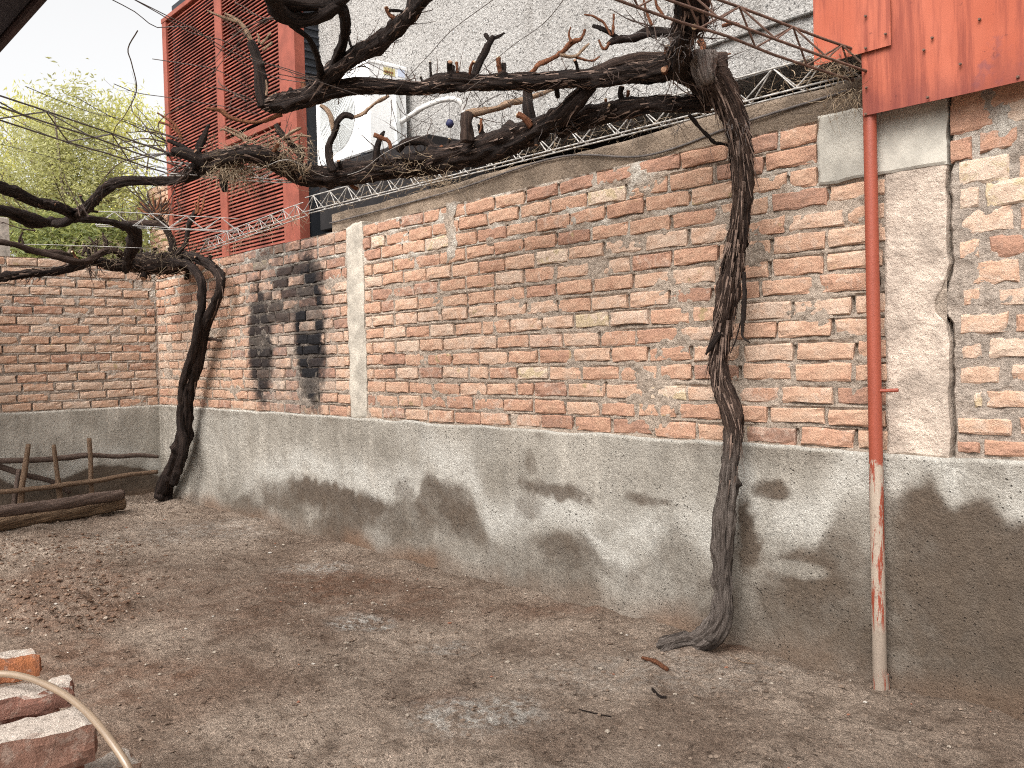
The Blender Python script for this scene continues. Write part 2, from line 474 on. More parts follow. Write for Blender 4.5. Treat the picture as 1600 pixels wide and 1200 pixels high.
def bark_material(name, dark, light, grey=0.0):
    t = NT(name, 0.9, 0.2)
    v = t.attr('bark', 'Vector')
    p = t.pos()
    fib = t.noise(t.mapv(v, (9, 9, 5.0)), 1.0, 6, 0.72, 0.25)
    fib2 = t.noise(t.mapv(v, (26, 26, 8)), 1.0, 4, 0.7, 0.2)
    f = t.math('ADD', t.math('MULTIPLY', fib, 0.65), t.math('MULTIPLY', fib2, 0.35))
    base = t.ramp(f, [(0.30, tuple(k * 0.3 for k in dark)), (0.45, dark), (0.60, light), (0.74, tuple(min(1, k * 1.7) for k in light))])
    if grey:
        x, y, z = t.xyz(p)
        m = t.math('MULTIPLY', t.rng(t.math('ADD', z, t.math('MULTIPLY', t.noise(p, 5, 3), 0.5)), 1.35, 0.95), grey)
        gb = t.ramp(f, [(0.32, (0.022, 0.017, 0.014)), (0.45, (0.075, 0.058, 0.048)), (0.60, (0.19, 0.158, 0.136)), (0.74, (0.36, 0.315, 0.28))])
        base = t.mix(m, base, gb)
    t.color(base)
    t.bump(f, 1.0, 0.02)
    t.bump(t.noise(p, 120, 4, 0.7), 0.5, 0.004)
    return t.m

def plain(name, c, rough=0.8, var=0.25, scale=12, bump=0.3, bscale=60, metal=0.0, spec=0.3, bdist=0.004):
    t = NT(name, rough, spec)
    p = t.pos()
    n = t.noise(p, scale, 5, 0.65)
    t.color(t.mix(t.rng(n, 0.3, 0.7), tuple(k * (1 - var) for k in c), tuple(min(1, k * (1 + var)) for k in c)))
    if metal: t.b.inputs['Metallic'].default_value = metal
    if bump: t.bump(t.noise(p, bscale, 5, 0.7), bump, bdist)
    return t.m

def stucco_material():
    t = NT('stucco', 0.95, 0.1)
    p = t.pos()
    w = t.noise(p, 34, 5, 0.68, 0.7)
    pits = t.rng(t.noise(p, 52, 4, 0.65, 0.4), 0.41, 0.32)
    base = t.mix(t.noise(p, 0.9, 4, 0.6), (0.335, 0.32, 0.30), (0.45, 0.43, 0.405))
    base = t.mix(t.math('MULTIPLY', t.rng(w, 0.5, 0.32), 0.35), base, (0.27, 0.255, 0.24))
    base = t.mix(t.math('MULTIPLY', pits, 0.85), base, (0.09, 0.085, 0.085))
    dr = t.rng(t.noise(t.mapv(p, (3.0, 3.0, 0.35)), 1.0, 5, 0.65), 0.52, 0.68)
    base = t.mix(t.math('MULTIPLY', dr, 0.38), base, (0.22, 0.20, 0.18))
    t.color(base)
    t.bump(t.math('SUBTRACT', w, t.math('MULTIPLY', pits, 0.5)), 1.0, 0.035)
    return t.m

def red_sheet_material():
    t = NT('red_oxide_paint', 0.6, 0.2)
    p = t.pos()
    streak = t.noise(t.mapv(p, (16, 16, 0.9)), 1.0, 6, 0.7, 0.3)
    big = t.noise(t.mapv(p, (2.2, 2.2, 1.2)), 1.0, 4, 0.6)
    base = t.mix(t.rng(big, 0.3, 0.7), (0.30, 0.070, 0.036), (0.385, 0.112, 0.066))
    m = t.rng(t.math('ADD', t.math('MULTIPLY', streak, 0.7), t.math('MULTIPLY', big, 0.3)), 0.46, 0.60)
    base = t.mix(t.math('MULTIPLY', m, 0.72), base, (0.15, 0.032, 0.022))
    pur = t.rng(t.noise(p, 5.0, 5, 0.65), 0.58, 0.68)
    base = t.mix(t.math('MULTIPLY', pur, 0.6), base, (0.15, 0.055, 0.065))
    x, y, z = t.xyz(p)
    low = t.math('MULTIPLY', t.rng(t.math('ADD', z, t.math('MULTIPLY', t.math('SUBTRACT', t.noise(t.mapv(p, (5, 5, 2)), 1.0, 5, 0.7), 0.5), 0.5)), 2.50, 2.34), 0.5)
    base = t.mix(low, base, (0.11, 0.028, 0.026))
    sc = t.rng(t.noise(p, 24, 4, 0.7), 0.66, 0.70)
    base = t.mix(t.math('MULTIPLY', sc, 0.5), base, (0.10, 0.025, 0.02))
    t.color(base)
    t.bump(t.noise(t.mapv(p, (20, 20, 4)), 1.0, 4, 0.6), 0.15, 0.004)
    t.bump(t.noise(p, 3.0, 3, 0.5), 0.25, 0.03)
    return t.m

def post_material():
    t = NT('post_paint', 0.5, 0.4)
    p = t.pos(); x, y, z = t.xyz(p)
    red = t.mix(t.noise(t.mapv(p, (30, 30, 3)), 1.0, 4, 0.6), (0.18, 0.036, 0.019), (0.29, 0.064, 0.034))
    bare = t.mix(t.noise(t.mapv(p, (40, 40, 5)), 1.0, 5, 0.7), (0.20, 0.15, 0.11), (0.46, 0.375, 0.30))
    n = t.noise(t.mapv(p, (30, 30, 3.6)), 1.0, 6, 0.75)
    gr = t.rng(t.noise(p, 45, 5, 0.75), 0.56, 0.66)
    bare = t.mix(t.math('MULTIPLY', gr, 0.55), bare, (0.12, 0.07, 0.05))
    bare = t.mix(t.math('MULTIPLY', t.rng(z, 0.45, 0.1), 0.6), bare, (0.21, 0.165, 0.13))
    up = t.rng(t.math('ADD', z, t.math('MULTIPLY', t.math('SUBTRACT', t.noise(p, 22, 5, 0.7), 0.5), 0.16)), 0.915, 0.935)
    # smears of red on the bare, lime-splashed lower part
    side = t.rng(x, -1.735, -1.70, 0.0, 1.0)
    sm = t.math('MULTIPLY', t.rng(t.math('ADD', n, t.math('MULTIPLY', side, 0.17)), 0.685, 0.71), t.rng(z, 0.22, 0.30))
    foot = t.math('MULTIPLY', t.rng(z, 0.10, 0.05), t.rng(n, 0.5, 0.56))
    k = t.math('MAXIMUM', up, t.math('MAXIMUM', sm, foot))
    base = t.mix(k, bare, red)
    rust = t.rng(t.noise(p, 30, 5, 0.7), 0.62, 0.72)
    base = t.mix(t.math('MULTIPLY', rust, 0.5), base, (0.12, 0.04, 0.025))
    t.color(base)
    t.bump(t.noise(p, 60, 5, 0.7), 0.4, 0.003)
    return t.m

MAT = dict(
    brick=brick_material('brick'), brick_far=brick_material('brick_joined', True),
    mortar=mortar_material('mortar'), mortar_grey=mortar_material('mortar_grey', (0.40, 0.33, 0.272)),
    plinth=plinth_material(), dirt=ground_material(),
    bark=bark_material('vine_bark', (0.022, 0.013, 0.010), (0.095, 0.060, 0.044), 0.95),
    bark_dark=bark_material('old_vine_bark', (0.010, 0.0065, 0.0055), (0.052, 0.033, 0.025)),
    cane=bark_material('cut_cane', (0.16, 0.058, 0.028), (0.30, 0.13, 0.065)),
    pale_cane=bark_material('pale_cane', (0.24, 0.15, 0.095), (0.44, 0.31, 0.21)),
    straw=plain('dry_straw', (0.22, 0.165, 0.11), 0.95, 0.5, 40, 0),
    strip=plain('bark_strip', (0.115, 0.078, 0.06), 0.95, 0.7, 30, 0),
    steel=plain('galvanised_rod', (0.31, 0.29, 0.265), 0.6, 0.45, 30, 0.3, 200),
    rust=plain('rusty_rod', (0.105, 0.062, 0.045), 0.75, 0.4, 30, 0.4, 200),
    wire=plain('old_wire', (0.10, 0.085, 0.078), 0.6, 0.3, 30, 0),
    wire_pale=plain('grey_wire', (0.30, 0.28, 0.26), 0.55, 0.3, 30, 0),
    plaster=plain('brown_plaster', (0.21, 0.158, 0.115), 0.95, 0.35, 4, 1.0, 45, bdist=0.02),
    rough=plain('pilaster_render', (0.43, 0.35, 0.285), 0.95, 0.28, 7, 1.0, 40, bdist=0.016),
    concrete=plain('concrete', (0.365, 0.325, 0.27), 0.9, 0.25, 6, 0.7, 60, bdist=0.006),
    smooth_concrete=plain('trowelled_concrete', (0.34, 0.315, 0.27), 0.85, 0.25, 5, 0.45, 30, bdist=0.006),
    void=plain('shade_and_roof_black', (0.012, 0.010, 0.010), 0.95, 0.2, 5, 0),  # near black: painted shade on the lower wall, plain tone on the roof edge
    stucco=stucco_material(), red=red_sheet_material(), post=post_material(),
    slat=plain('slat_paint', (0.19, 0.048, 0.031), 0.65, 0.5, 2.2, 0.15, 30),
    frame=plain('screen_frame_paint', (0.22, 0.058, 0.037), 0.65, 0.18, 6, 0.15, 30),
    black=plain('black_slat', (0.016, 0.018, 0.022), 0.6, 0.2, 5, 0),
    white=plain('white_enamel', (0.74, 0.74, 0.73), 0.4, 0.05, 3, 0.0, spec=0.5),
    grille=plain('fan_guard', (0.50, 0.51, 0.50), 0.5, 0.05, 3, 0.0),
    fanhole=plain('fan_opening', (0.40, 0.41, 0.40), 0.7, 0.1, 3, 0.0),
    tape=plain('pipe_tape', (0.55, 0.53, 0.50), 0.7, 0.15, 40, 0.3, 60),
    yellow=plain('yellow_sticker', (0.50, 0.44, 0.22), 0.6, 0.08, 3, 0),
    brown=plain('brown_print', (0.22, 0.085, 0.02), 0.6, 0.3, 60, 0),
    blue=plain('pale_blue_sticker', (0.50, 0.55, 0.66), 0.6, 0.08, 3, 0),
    ball=plain('blue_plastic', (0.018, 0.02, 0.06), 0.6, 0.2, 3, 0),
    pole=bark_material('peeled_pole', (0.13, 0.080, 0.050), (0.26, 0.175, 0.115)),
    log=bark_material('log_bark', (0.085, 0.058, 0.046), (0.20, 0.14, 0.112)),
    rotten=bark_material('rotten_log', (0.11, 0.068, 0.042), (0.36, 0.245, 0.155)),
    hose=plain('tan_hose', (0.21, 0.15, 0.10), 0.35, 0.12, 8, 0, spec=0.6),
    eave=plain('tarred_eave', (0.020, 0.018, 0.028), 0.7, 0.2, 5, 0.2),
    eave_edge=plain('eave_board', (0.035, 0.018, 0.018), 0.7, 0.2, 5, 0.2),
    house=plain('house_render', (0.34, 0.31, 0.27), 0.9, 0.2, 4, 0.4),
)
def loose_brick_material():
    t = NT('loose_brick', 0.95, 0.12)
    p = t.pos()
    c = t.n.new('ShaderNodeObjectInfo').outputs['Color']
    nrm = t.n.new('ShaderNodeNewGeometry').outputs['Normal']
    n = t.noise(p, 22, 6, 0.7)
    base = t.mix(t.rng(n, 0.3, 0.7), c, t.mix(0.5, c, (0.20, 0.09, 0.06)))
    base = t.mix(t.math('MULTIPLY', t.rng(t.noise(p, 17, 6, 0.72, 0.5), 0.52, 0.64), 0.6), base, (0.27, 0.205, 0.165))
    # old mortar still stuck on the bed face
    _, _, nz = t.xyz(nrm)
    lime = t.n.new('ShaderNodeObjectInfo').outputs['Alpha']
    m = t.math('MULTIPLY', t.rng(nz, 0.55, 0.8), t.rng(t.math('ADD', t.noise(p, 14, 5, 0.7), lime), 0.9, 1.05))
    base = t.mix(t.math('MULTIPLY', m, 0.9), base, t.mix(t.noise(p, 40, 4, 0.7), (0.34, 0.285, 0.235), (0.52, 0.46, 0.40)))
    fine = t.noise(p, 120, 4, 0.75)
    base = t.mix(0.45, base, t.ramp(fine, [(0.25, 0.15), (0.75, 0.82)]), 'OVERLAY')
    pit = t.rng(t.math('ADD', t.voro(p, 38), t.math('MULTIPLY', t.noise(p, 9, 3), 0.3)), 0.30, 0.2)
    base = t.mix(t.math('MULTIPLY', pit, 0.75), base, (0.08, 0.05, 0.04))
    t.color(base)
    t.bump(t.math('ADD', t.noise(p, 40, 6, 0.75), t.math('MULTIPLY', t.noise(p, 180, 4, 0.7), 0.5)), 0.9, 0.01)
    return t.m
MAT['loose'] = loose_brick_material()
def leaf_material(name, c):
    t = NT(name, 0.6, 0.3)
    p = t.pos()
    n = t.noise(p, 2.5, 4, 0.7)
    cc = t.mix(t.rng(n, 0.35, 0.65), tuple(k * 0.7 for k in c), tuple(k * 1.25 for k in c))
    t.color(cc)
    tr = t.n.new('ShaderNodeBsdfTranslucent'); t.put(t.mix(0.5, cc, (0.7, 0.7, 0.22)), tr.inputs[0])
    mx = t.n.new('ShaderNodeMixShader'); mx.inputs[0].default_value = 0.5
    t.l.new(t.b.outputs[0], mx.inputs[1]); t.l.new(tr.outputs[0], mx.inputs[2])
    t.l.new(mx.outputs[0], t.n['Material Output'].inputs['Surface'])
    return t.m
MAT['leaf_olive'] = leaf_material('olive_leaf', (0.36, 0.35, 0.18))
MAT['leaf_yellow'] = leaf_material('yellow_leaf', (0.55, 0.53, 0.15))
MAT['leaf_dark'] = leaf_material('dark_leaf', (0.17, 0.20, 0.085))
MAT['twig_dark'] = plain('dark_cane', (0.055, 0.036, 0.028), 0.9, 0.5, 25, 0)
MAT['torn'] = bark_material('torn_wood', (0.12, 0.095, 0.082), (0.36, 0.31, 0.275))
MAT['pale_cut'] = plain('pale_cut_wood', (0.42, 0.31, 0.20), 0.85, 0.25, 60, 0)
MAT['cane_cut'] = plain('brown_cut_wood', (0.22, 0.12, 0.07), 0.85, 0.25, 60, 0)
MAT['twig'] = plain('twig_bark', (0.13, 0.10, 0.075), 0.9, 0.3, 20, 0)

# ------------------------------------------------------------------ ground
XC = float(PY(252, 700, 0)[0])               # corner of the two walls
PL = 0.962                                   # top of the cement plinth
def seq(a, b, n): return np.linspace(a, b, n, endpoint=False)
gx = np.concatenate([seq(-90, -12, 24), seq(-12, XC, 40), np.arange(XC, 0.3, 0.0135), seq(0.3, 3, 30), np.linspace(3, 90, 24)])
gy = np.concatenate([seq(-90, -6, 24), seq(-6, -3.1, 60), np.arange(-3.1, 0.05, 0.0135), seq(0.05, 3, 20), np.linspace(3, 90, 24)])
GX, GY = np.meshgrid(gx, gy, indexing='ij')
def ground_h(x, y):
    x = np.asarray(x, float); y = np.asarray(y, float)
    h = 0.022 * fbm(x * 0.9, y * 0.9, seed=3, oct=3) + 0.010 * fbm(x * 4, y * 4, seed=4, oct=4) + 0.0065 * fbm(x * 15, y * 15, seed=5, oct=4, gain=0.62)
    # soil banked up along the foot of the walls
    d = -y
    h = h + 0.035 * np.exp(-np.clip(d, 0, 9) / 0.12) * (0.45 + 0.9 * vnoise(x * 1.7, y * 0, seed=8)) 
    h = h + 0.03 * np.exp(-np.clip(x - XC, 0, 9) / 0.15)
    # trampled, dug-over soil on the left
    c = clod_zone(x, y)
    h = h + c * (0.028 * fbm(x * 8, y * 8, seed=21, oct=5, gain=0.62) + 0.012)
    # heel marks and scuffs
    h = h - 0.014 * sstep(0.35, 0.7, fbm(x * 3.1, y * 3.1, seed=53, oct=2)) + 0.008 * sstep(0.2, 0.6, fbm(x * 5.3, y * 2.2, seed=54, oct=3))
    h = h + 0.028 * np.exp(-(((x + 2.47) / 0.20) ** 2 + ((y + 0.25) / 0.11) ** 2)) * (0.75 + 0.5 * vnoise(x * 14, y * 14, seed=66))
    h = h - 0.012
    inside = (x > XC - 1) & (x < 2) & (y > -6) & (y < 0.3)
    return np.where(inside, h, -0.03)
def zone(x, y, px, py, rpx, rpy, soft=0.35):
    c = PZ(px, py, 0); ex = PZ(px + rpx, py, 0); ey = PZ(px, py + rpy, 0)
    A = np.array([[ex[0] - c[0], ey[0] - c[0]], [ex[1] - c[1], ey[1] - c[1]]])
    B = np.linalg.inv(A)
    u = B[0, 0] * (x - c[0]) + B[0, 1] * (y - c[1]); v = B[1, 0] * (x - c[0]) + B[1, 1] * (y - c[1])
    d = np.sqrt(u * u + v * v) + 0.35 * fbm(x * 3.0, y * 3.0, seed=31, oct=3)
    return 1 - sstep(1 - soft, 1 + soft, d)
def clod_zone(x, y):
    return np.maximum(zone(x, y, 110, 930, 130, 45), 0.5 * zone(x, y, 60, 860, 160, 25))
GH = ground_h(GX, GY)
g_me = mesh_from('ground', np.stack([GX, GY, GH], -1).reshape(-1, 3), grid_faces(len(gx), len(gy)), True)
red = np.zeros_like(GX)
for a in [(110, 930, 170, 60, 0.6), (520, 905, 90, 32, 0.85), (610, 935, 130, 30, 0.55), (330, 940, 150, 50, 0.45), (700, 1085, 55, 16, 0.8), (150, 1040, 150, 70, 0.7),
          (300, 1060, 140, 60, 0.4), (1130, 1010, 110, 14, 0.8), (900, 950, 140, 14, 0.6), (60, 1150, 150, 60, 0.5)]:
    red = np.maximum(red, a[4] * zone(GX, GY, *a[:4], soft=0.5))
pale = np.zeros_like(GX)
for a in [(740, 1105, 110, 32, 0.85), (570, 968, 40, 10, 0.9), (500, 885, 60, 10, 0.6), (690, 1000, 40, 10, 0.5), (300, 830, 120, 18, 0.35), (1000, 1050, 200, 30, 0.25)]:
    pale = np.maximum(pale, a[4] * zone(GX, GY, *a[:4], soft=0.55))
damp = 0.75 * np.exp(-np.clip(-GY, 0, 9) / 0.07) * (0.4 + 0.8 * (vnoise(GX * 3, GY * 0, seed=9) > -0.2))
set_attr(g_me, 'red', red); set_attr(g_me, 'pale', pale); set_attr(g_me, 'damp', np.clip(damp, 0, 1))
ground = tag(link('ground', g_me, MAT['dirt']), kind='structure')
ground['label'] = 'trampled grey brown dirt yard with reddish loose patches'

# loose grit, pebbles and clods lying on it (one uncountable mass)
def pebble_proto(seed):
    r = np.random.RandomState(seed)
    v = np.array([(1,0,0),(-1,0,0),(0,1,0),(0,-1,0),(0,0,1),(0,0,-1),(.6,.6,.5),(-.6,.6,.45),(.6,-.6,.4),(-.6,-.6,.5)], float)
    v = v * (1 + 0.35 * (r.rand(len(v), 1) - 0.5)); v[:, 2] *= 0.65
    f = [(4,0,6),(4,6,2),(4,2,7),(4,7,1),(4,1,9),(4,9,3),(4,3,8),(4,8,0),(0,2,6),(2,1,7),(1,3,9),(3,0,8),(5,2,0),(5,1,2),(5,3,1),(5,0,3)]
    return v, np.array(f)
protos = [pebble_proto(k) for k in range(5)]
def scatter(name, n, sampler, smin, smax, mat, power=3.0, seed=0):
    r = np.random.RandomState(seed)
    V, Fc = [], []; base = 0
    xs, ys = sampler(r, n)
    zs = ground_h(xs, ys)
    for i in range(len(xs)):
        v, f = protos[r.randint(5)]
        s = smin + (smax - smin) * r.rand() ** power
        a = r.rand() * 6.283; ca, sa = math.cos(a), math.sin(a)
        sx, sy = s * (0.7 + 0.6 * r.rand()), s * (0.7 + 0.6 * r.rand())
        q = np.stack([v[:, 0] * sx * ca - v[:, 1] * sy * sa, v[:, 0] * sx * sa + v[:, 1] * sy * ca, v[:, 2] * s], 1)
        V.append(q + (xs[i], ys[i], zs[i] + s * 0.25)); Fc.append(f + base); base += len(v)
    o = link(name, mesh_from(name, np.vstack(V), np.vstack(Fc)), mat)
    return o
def samp_yard(r, n):
    x = XC + 0.15 + (9.3) * r.rand(n * 2) ** 1.0; y = -3.1 * r.rand(n * 2) - 0.03
    k = r.rand(n * 2) < 0.55 + 0.45 * (fbm(x * 1.2, y * 1.2, seed=44) > 0)
    return x[k][:n], y[k][:n]
def samp_clod(r, n):
    x = -8.0 + 5.5 * r.rand(n * 6); y = -3.2 + 3.1 * r.rand(n * 6)
    k = r.rand(n * 6) < clod_zone(x, y)
    return x[k][:n], y[k][:n]
def grit_mat(name, stops):
    t = NT(name, 0.95, 0.15); g = t.n.new('ShaderNodeNewGeometry').outputs['Random Per Island']
    t.color(t.ramp(g, stops, 'CONSTANT')); t.bump(t.noise(t.pos(), 150, 3, 0.7), 0.6, 0.004)
    return t.m
MAT['grit'] = grit_mat('grit', [(0.0, (0.16, 0.115, 0.085)), (0.4, (0.22, 0.165, 0.125)), (0.65, (0.10, 0.07, 0.052)), (0.84, (0.30, 0.25, 0.20)), (0.95, (0.45, 0.41, 0.36)), (0.985, (0.24, 0.11, 0.07))])
MAT['clod'] = grit_mat('clod', [(0.0, (0.135, 0.082, 0.055)), (0.5, (0.175, 0.11, 0.075)), (0.8, (0.10, 0.06, 0.042)), (0.93, (0.30, 0.24, 0.19))])
tag(scatter('loose_grit', 9000, samp_yard, 0.0018, 0.013, MAT['grit'], 4.5, 5), 'loose grit and small stones strewn over the dirt yard', 'grit', kind='stuff')
tag(scatter('soil_clods', 4000, samp_clod, 0.003, 0.020, MAT['clod'], 5.0, 6), 'crumbly reddish clods on dug over soil near the logs', 'soil', kind='stuff')

# ------------------------------------------------------------------ bricks
def brick_mesh(seed, L=0.246, H=0.068, D=0.045, big=1.0):
    r = np.random.RandomState(seed)
    nx, nz = 5, 3
    us = np.linspace(-1, 1, nx); ws = np.linspace(-1, 1, nz)
    verts = []; idx = {}
    ins = 0.0065
    for i, u in enumerate(us):
        for k, w in enumerate(ws):
            edge = (abs(u) == 1) or (abs(w) == 1)
            x = u * (L / 2 - ins) + (r.rand() - 0.5) * 0.007 * big
            z = w * (H / 2 - ins) + (r.rand() - 0.5) * 0.005 * big
            y = (r.rand() - 0.5) * 0.004 * big + (0.0015 if edge else 0)
            if abs(u) == 1 and abs(w) == 1 and r.rand() < 0.35: 
                y += 0.006 * big * r.rand(); x -= u * 0.008 * r.rand(); z -= w * 0.006 * r.rand()
            idx[i, k] = len(verts); verts.append((x, y, z))
    faces = []
    for i in range(nx - 1):
        for k in range(nz - 1):
            faces.append((idx[i, k], idx[i + 1, k], idx[i + 1, k + 1], idx[i, k + 1]))
    ring = [(i, 0) for i in range(nx)] + [(nx - 1, k) for k in range(1, nz)] + [(i, nz - 1) for i in range(nx - 2, -1, -1)] + [(0, k) for k in range(nz - 2, 0, -1)]
    r1 = []; r2 = []
    for (i, k) in ring:
        u, w = us[i], ws[k]
        x = u * L / 2 + (r.rand() - 0.5) * 0.006 * big; z = w * H / 2 + (r.rand() - 0.5) * 0.006 * big
        r1.append(len(verts)); verts.append((x, 0.007 + 0.003 * r.rand(), z))
    for q, (i, k) in enumerate(ring):
        x, y, z = verts[r1[q]]
        r2.append(len(verts)); verts.append((x * 0.99, D, z * 0.97))
    n = len(ring)
    R0 = [idx[a] for a in ring]
    for q in range(n):
        b = (q + 1) % n
        faces.append((R0[b], R0[q], r1[q], r1[b]))
        faces.append((r1[b], r1[q], r2[q], r2[b]))
    return verts, faces
BR = [brick_mesh(100 + k, big=1.5) for k in range(14)]
BRM = []
for k, (v, f) in enumerate(BR):
    me = mesh_from('brick', v, f); me.materials.append(MAT['brick']); BRM.append(me)

def brick_rows(x0, x1, z0, nrow, rowh, pitch, gap, seed, skip=None):
    """list of (xc, zc, length, height) for one panel of running bond"""
    r = random.Random(seed); out = []
    for k in range(nrow):
        z = z0 + (k + 0.5) * rowh + r.uniform(-0.003, 0.003)
        x = x0 - (pitch * 0.5 if k % 2 else 0) - r.uniform(0, 0.06)
        while x < x1:
            L = pitch - gap + r.uniform(-0.016, 0.014)
            if r.random() < 0.06: L *= r.uniform(0.55, 0.8)
            a, b = max(x, x0 + 0.006), min(x + L, x1 - 0.006)
            if b - a > 0.045:
                zz = z + 0.004 * math.sin((a + k) * 3.0)
                out.append(((a + b) / 2, zz, b - a, 0.072 + r.uniform(-0.006, 0.005), k))
            x += L + gap + r.uniform(-0.005, 0.009)
    return out

def tone_for(x, z, k, r, nrow):
    if nrow == 16:
        t = r.gauss(0.68, 0.11)
        if r.random() < 0.12: t = 0.30
        return min(0.95, max(0.05, t)), min(1, max(0, r.gauss(0.55, 0.15)))
    """red to cream: the raised top courses are redder, the middle ones paler"""
    t = r.gauss(0.52, 0.13)
    if k >= nrow - 4: t = r.gauss(0.45, 0.09)
    elif k <= 1: t = r.gauss(0.45, 0.15)
    else: t += 0.05
    t += 0.10 * float(vnoise(np.array([x * 0.8]), np.array([z * 2.0]), seed=61)[0])
    if r.random() < 0.03: t = 0.93
    if r.random() < 0.07: t = 0.16
    lime = min(1, max(0, r.gauss(0.42 if k < nrow - 4 else 0.22, 0.2)))
    return min(0.985, max(0.03, t)), lime

def place_bricks(rows, parent, to_world, rotz, limit, seed, nrow, keyfun):
    r = random.Random(seed)
    items = []
    for (x, z, L, h, k) in rows:
        t, lime = tone_for(x, z, k, r, nrow)
        items.append((keyfun(x, z), x, z, L, h, t, lime, r.randrange(14), r.gauss(0, 0.0028), r.gauss(0, 0.012), r.gauss(0, 0.02), r.gauss(0, 0.012), r.random()))
    items.sort()
    far = []
    for q, (key, x, z, L, h, t, lime, mi, dy, ry, rx, rz, rn) in enumerate(items):
        sx, sz = L / 0.246, h / 0.068
        w = Matrix.Translation(Vector(to_world(x, dy, z))) @ Matrix.Rotation(rotz + rz, 4, 'Z') @ Matrix.Rotation(ry, 4, 'Y') @ Matrix.Rotation(rx, 4, 'X') @ Matrix.Diagonal((sx, 1, sz, 1))
        if q < limit:
            o = bpy.data.objects.new('brick', BRM[mi]); col.objects.link(o)
            o.parent = parent
            o.matrix_parent_inverse = Matrix.Translation(-Vector(parent.location))
            o.matrix_basis = w
            o.color = (t, lime, rn, 1)
        else:
            far.append((w, mi, (t, lime, rn, 1)))
    if far:
        V, Fc, Cc = [], [], []
        for w, mi, c in far:
            v, f = BR[mi]; b = len(V)
            V += [tuple(w @ Vector(p)) for p in v]; Fc += [tuple(i + b for i in a) for a in f]; Cc += [c] * len(v)
        me = mesh_from('farther_bricks', V, Fc)
        at = me.attributes.new('tone', 'FLOAT_COLOR', 'POINT')
        at.data.foreach_set('color', np.array(Cc, np.float32).ravel())
        o = link('farther_bricks', me, MAT['brick_far'], parent)
        tag(o, kind='stuff')

def mortar_panel(name, x0, x1, z0, z1, to_world, parent, mat, rows, res=0.009, y0=0.0045, amp=0.0045, seed=0, back=0.13):
    nx = max(3, int((x1 - x0) / res)); nz = max(3, int((z1 - z0) / res))
    xs = np.linspace(x0, x1, nx); zs = np.linspace(z0, z1, nz)
    X, Z = np.meshgrid(xs, zs, indexing='ij')
    Y = y0 + amp * fbm(X * 11, Z * 11, seed=seed, oct=3) * 0.7 + amp * 0.9 * fbm(X * 40, Z * 40, seed=seed + 3, oct=2)
    rr = random.Random(seed); sx, sz = (x1 - x0) / (nx - 1), (z1 - z0) / (nz - 1)
    keep = fbm(X * 5, Z * 7, seed=seed + 31, oct=3)                 # where the crevice is open
    D = np.zeros_like(X)
    for (bx, bz, L, h, k) in rows:
        m = 0.03
        i0, i1 = int((bx - L / 2 - m - x0) / sx), int((bx + L / 2 + m - x0) / sx) + 2
        k0, k1 = int((bz - h / 2 - m - z0) / sz), int((bz + h / 2 + m - z0) / sz) + 2
        i0, k0 = max(i0, 0), max(k0, 0)
        if i0 >= nx or k0 >= nz or i1 <= 0 or k1 <= 0: continue
        sl = (slice(i0, i1), slice(k0, k1))
        dx = np.abs(X[sl] - bx) - L / 2; dz = np.abs(Z[sl] - bz) - h / 2
        d = np.maximum(dx, dz)
        cre = np.where(d < 0, 1.0, np.exp(-(np.clip(d, 0, 1) / 0.006) ** 2))
        dep = 0.011 * cre * sstep(-0.55, 0.25, keep[sl])
        if rr.random() < 0.45:                                       # an open head joint
            e = np.exp(-((X[sl] - bx - L / 2 - 0.008) / 0.008) ** 2) * (np.abs(Z[sl] - bz) < h * rr.uniform(0.3, 0.55))
            dep = np.maximum(dep, 0.032 * e)
        D[sl] = np.maximum(D[sl], dep)
    smear = sstep(0.62, 0.95, fbm(X * 1.7, Z * 2.6, seed=seed + 9, oct=4))
    Y = Y + D * (1 - smear) - smear * 0.0075
    Y[:, -1] = y0; Y[:, 0] = y0
    P = np.stack([X, Y, Z], -1).reshape(-1, 3)
    verts = np.array([to_world(0, 0, 0)]) * 0
    o, ex, ey, ez = (np.array(to_world(*q), float) for q in ((0, 0, 0), (1, 0, 0), (0, 1, 0), (0, 0, 1)))
    A = np.stack([ex - o, ey - o, ez - o], 0)
    body = np.array([(x0, 0.05, z0), (x1, 0.05, z0), (x1, back, z0), (x0, back, z0), (x0, y0, z1), (x1, y0, z1), (x1, back, z1), (x0, back, z1)])
    verts = np.vstack([P, body]) @ A + o
    b = len(P)
    faces = np.vstack([grid_faces(nx, nz), [(b+4, b+5, b+6, b+7), (b+1, b+2, b+6, b+5), (b+3, b+2, b+6, b+7), (b, b+3, b+7, b+4)]])
    return link(name, mesh_from(name, verts, faces, False), mat, parent)

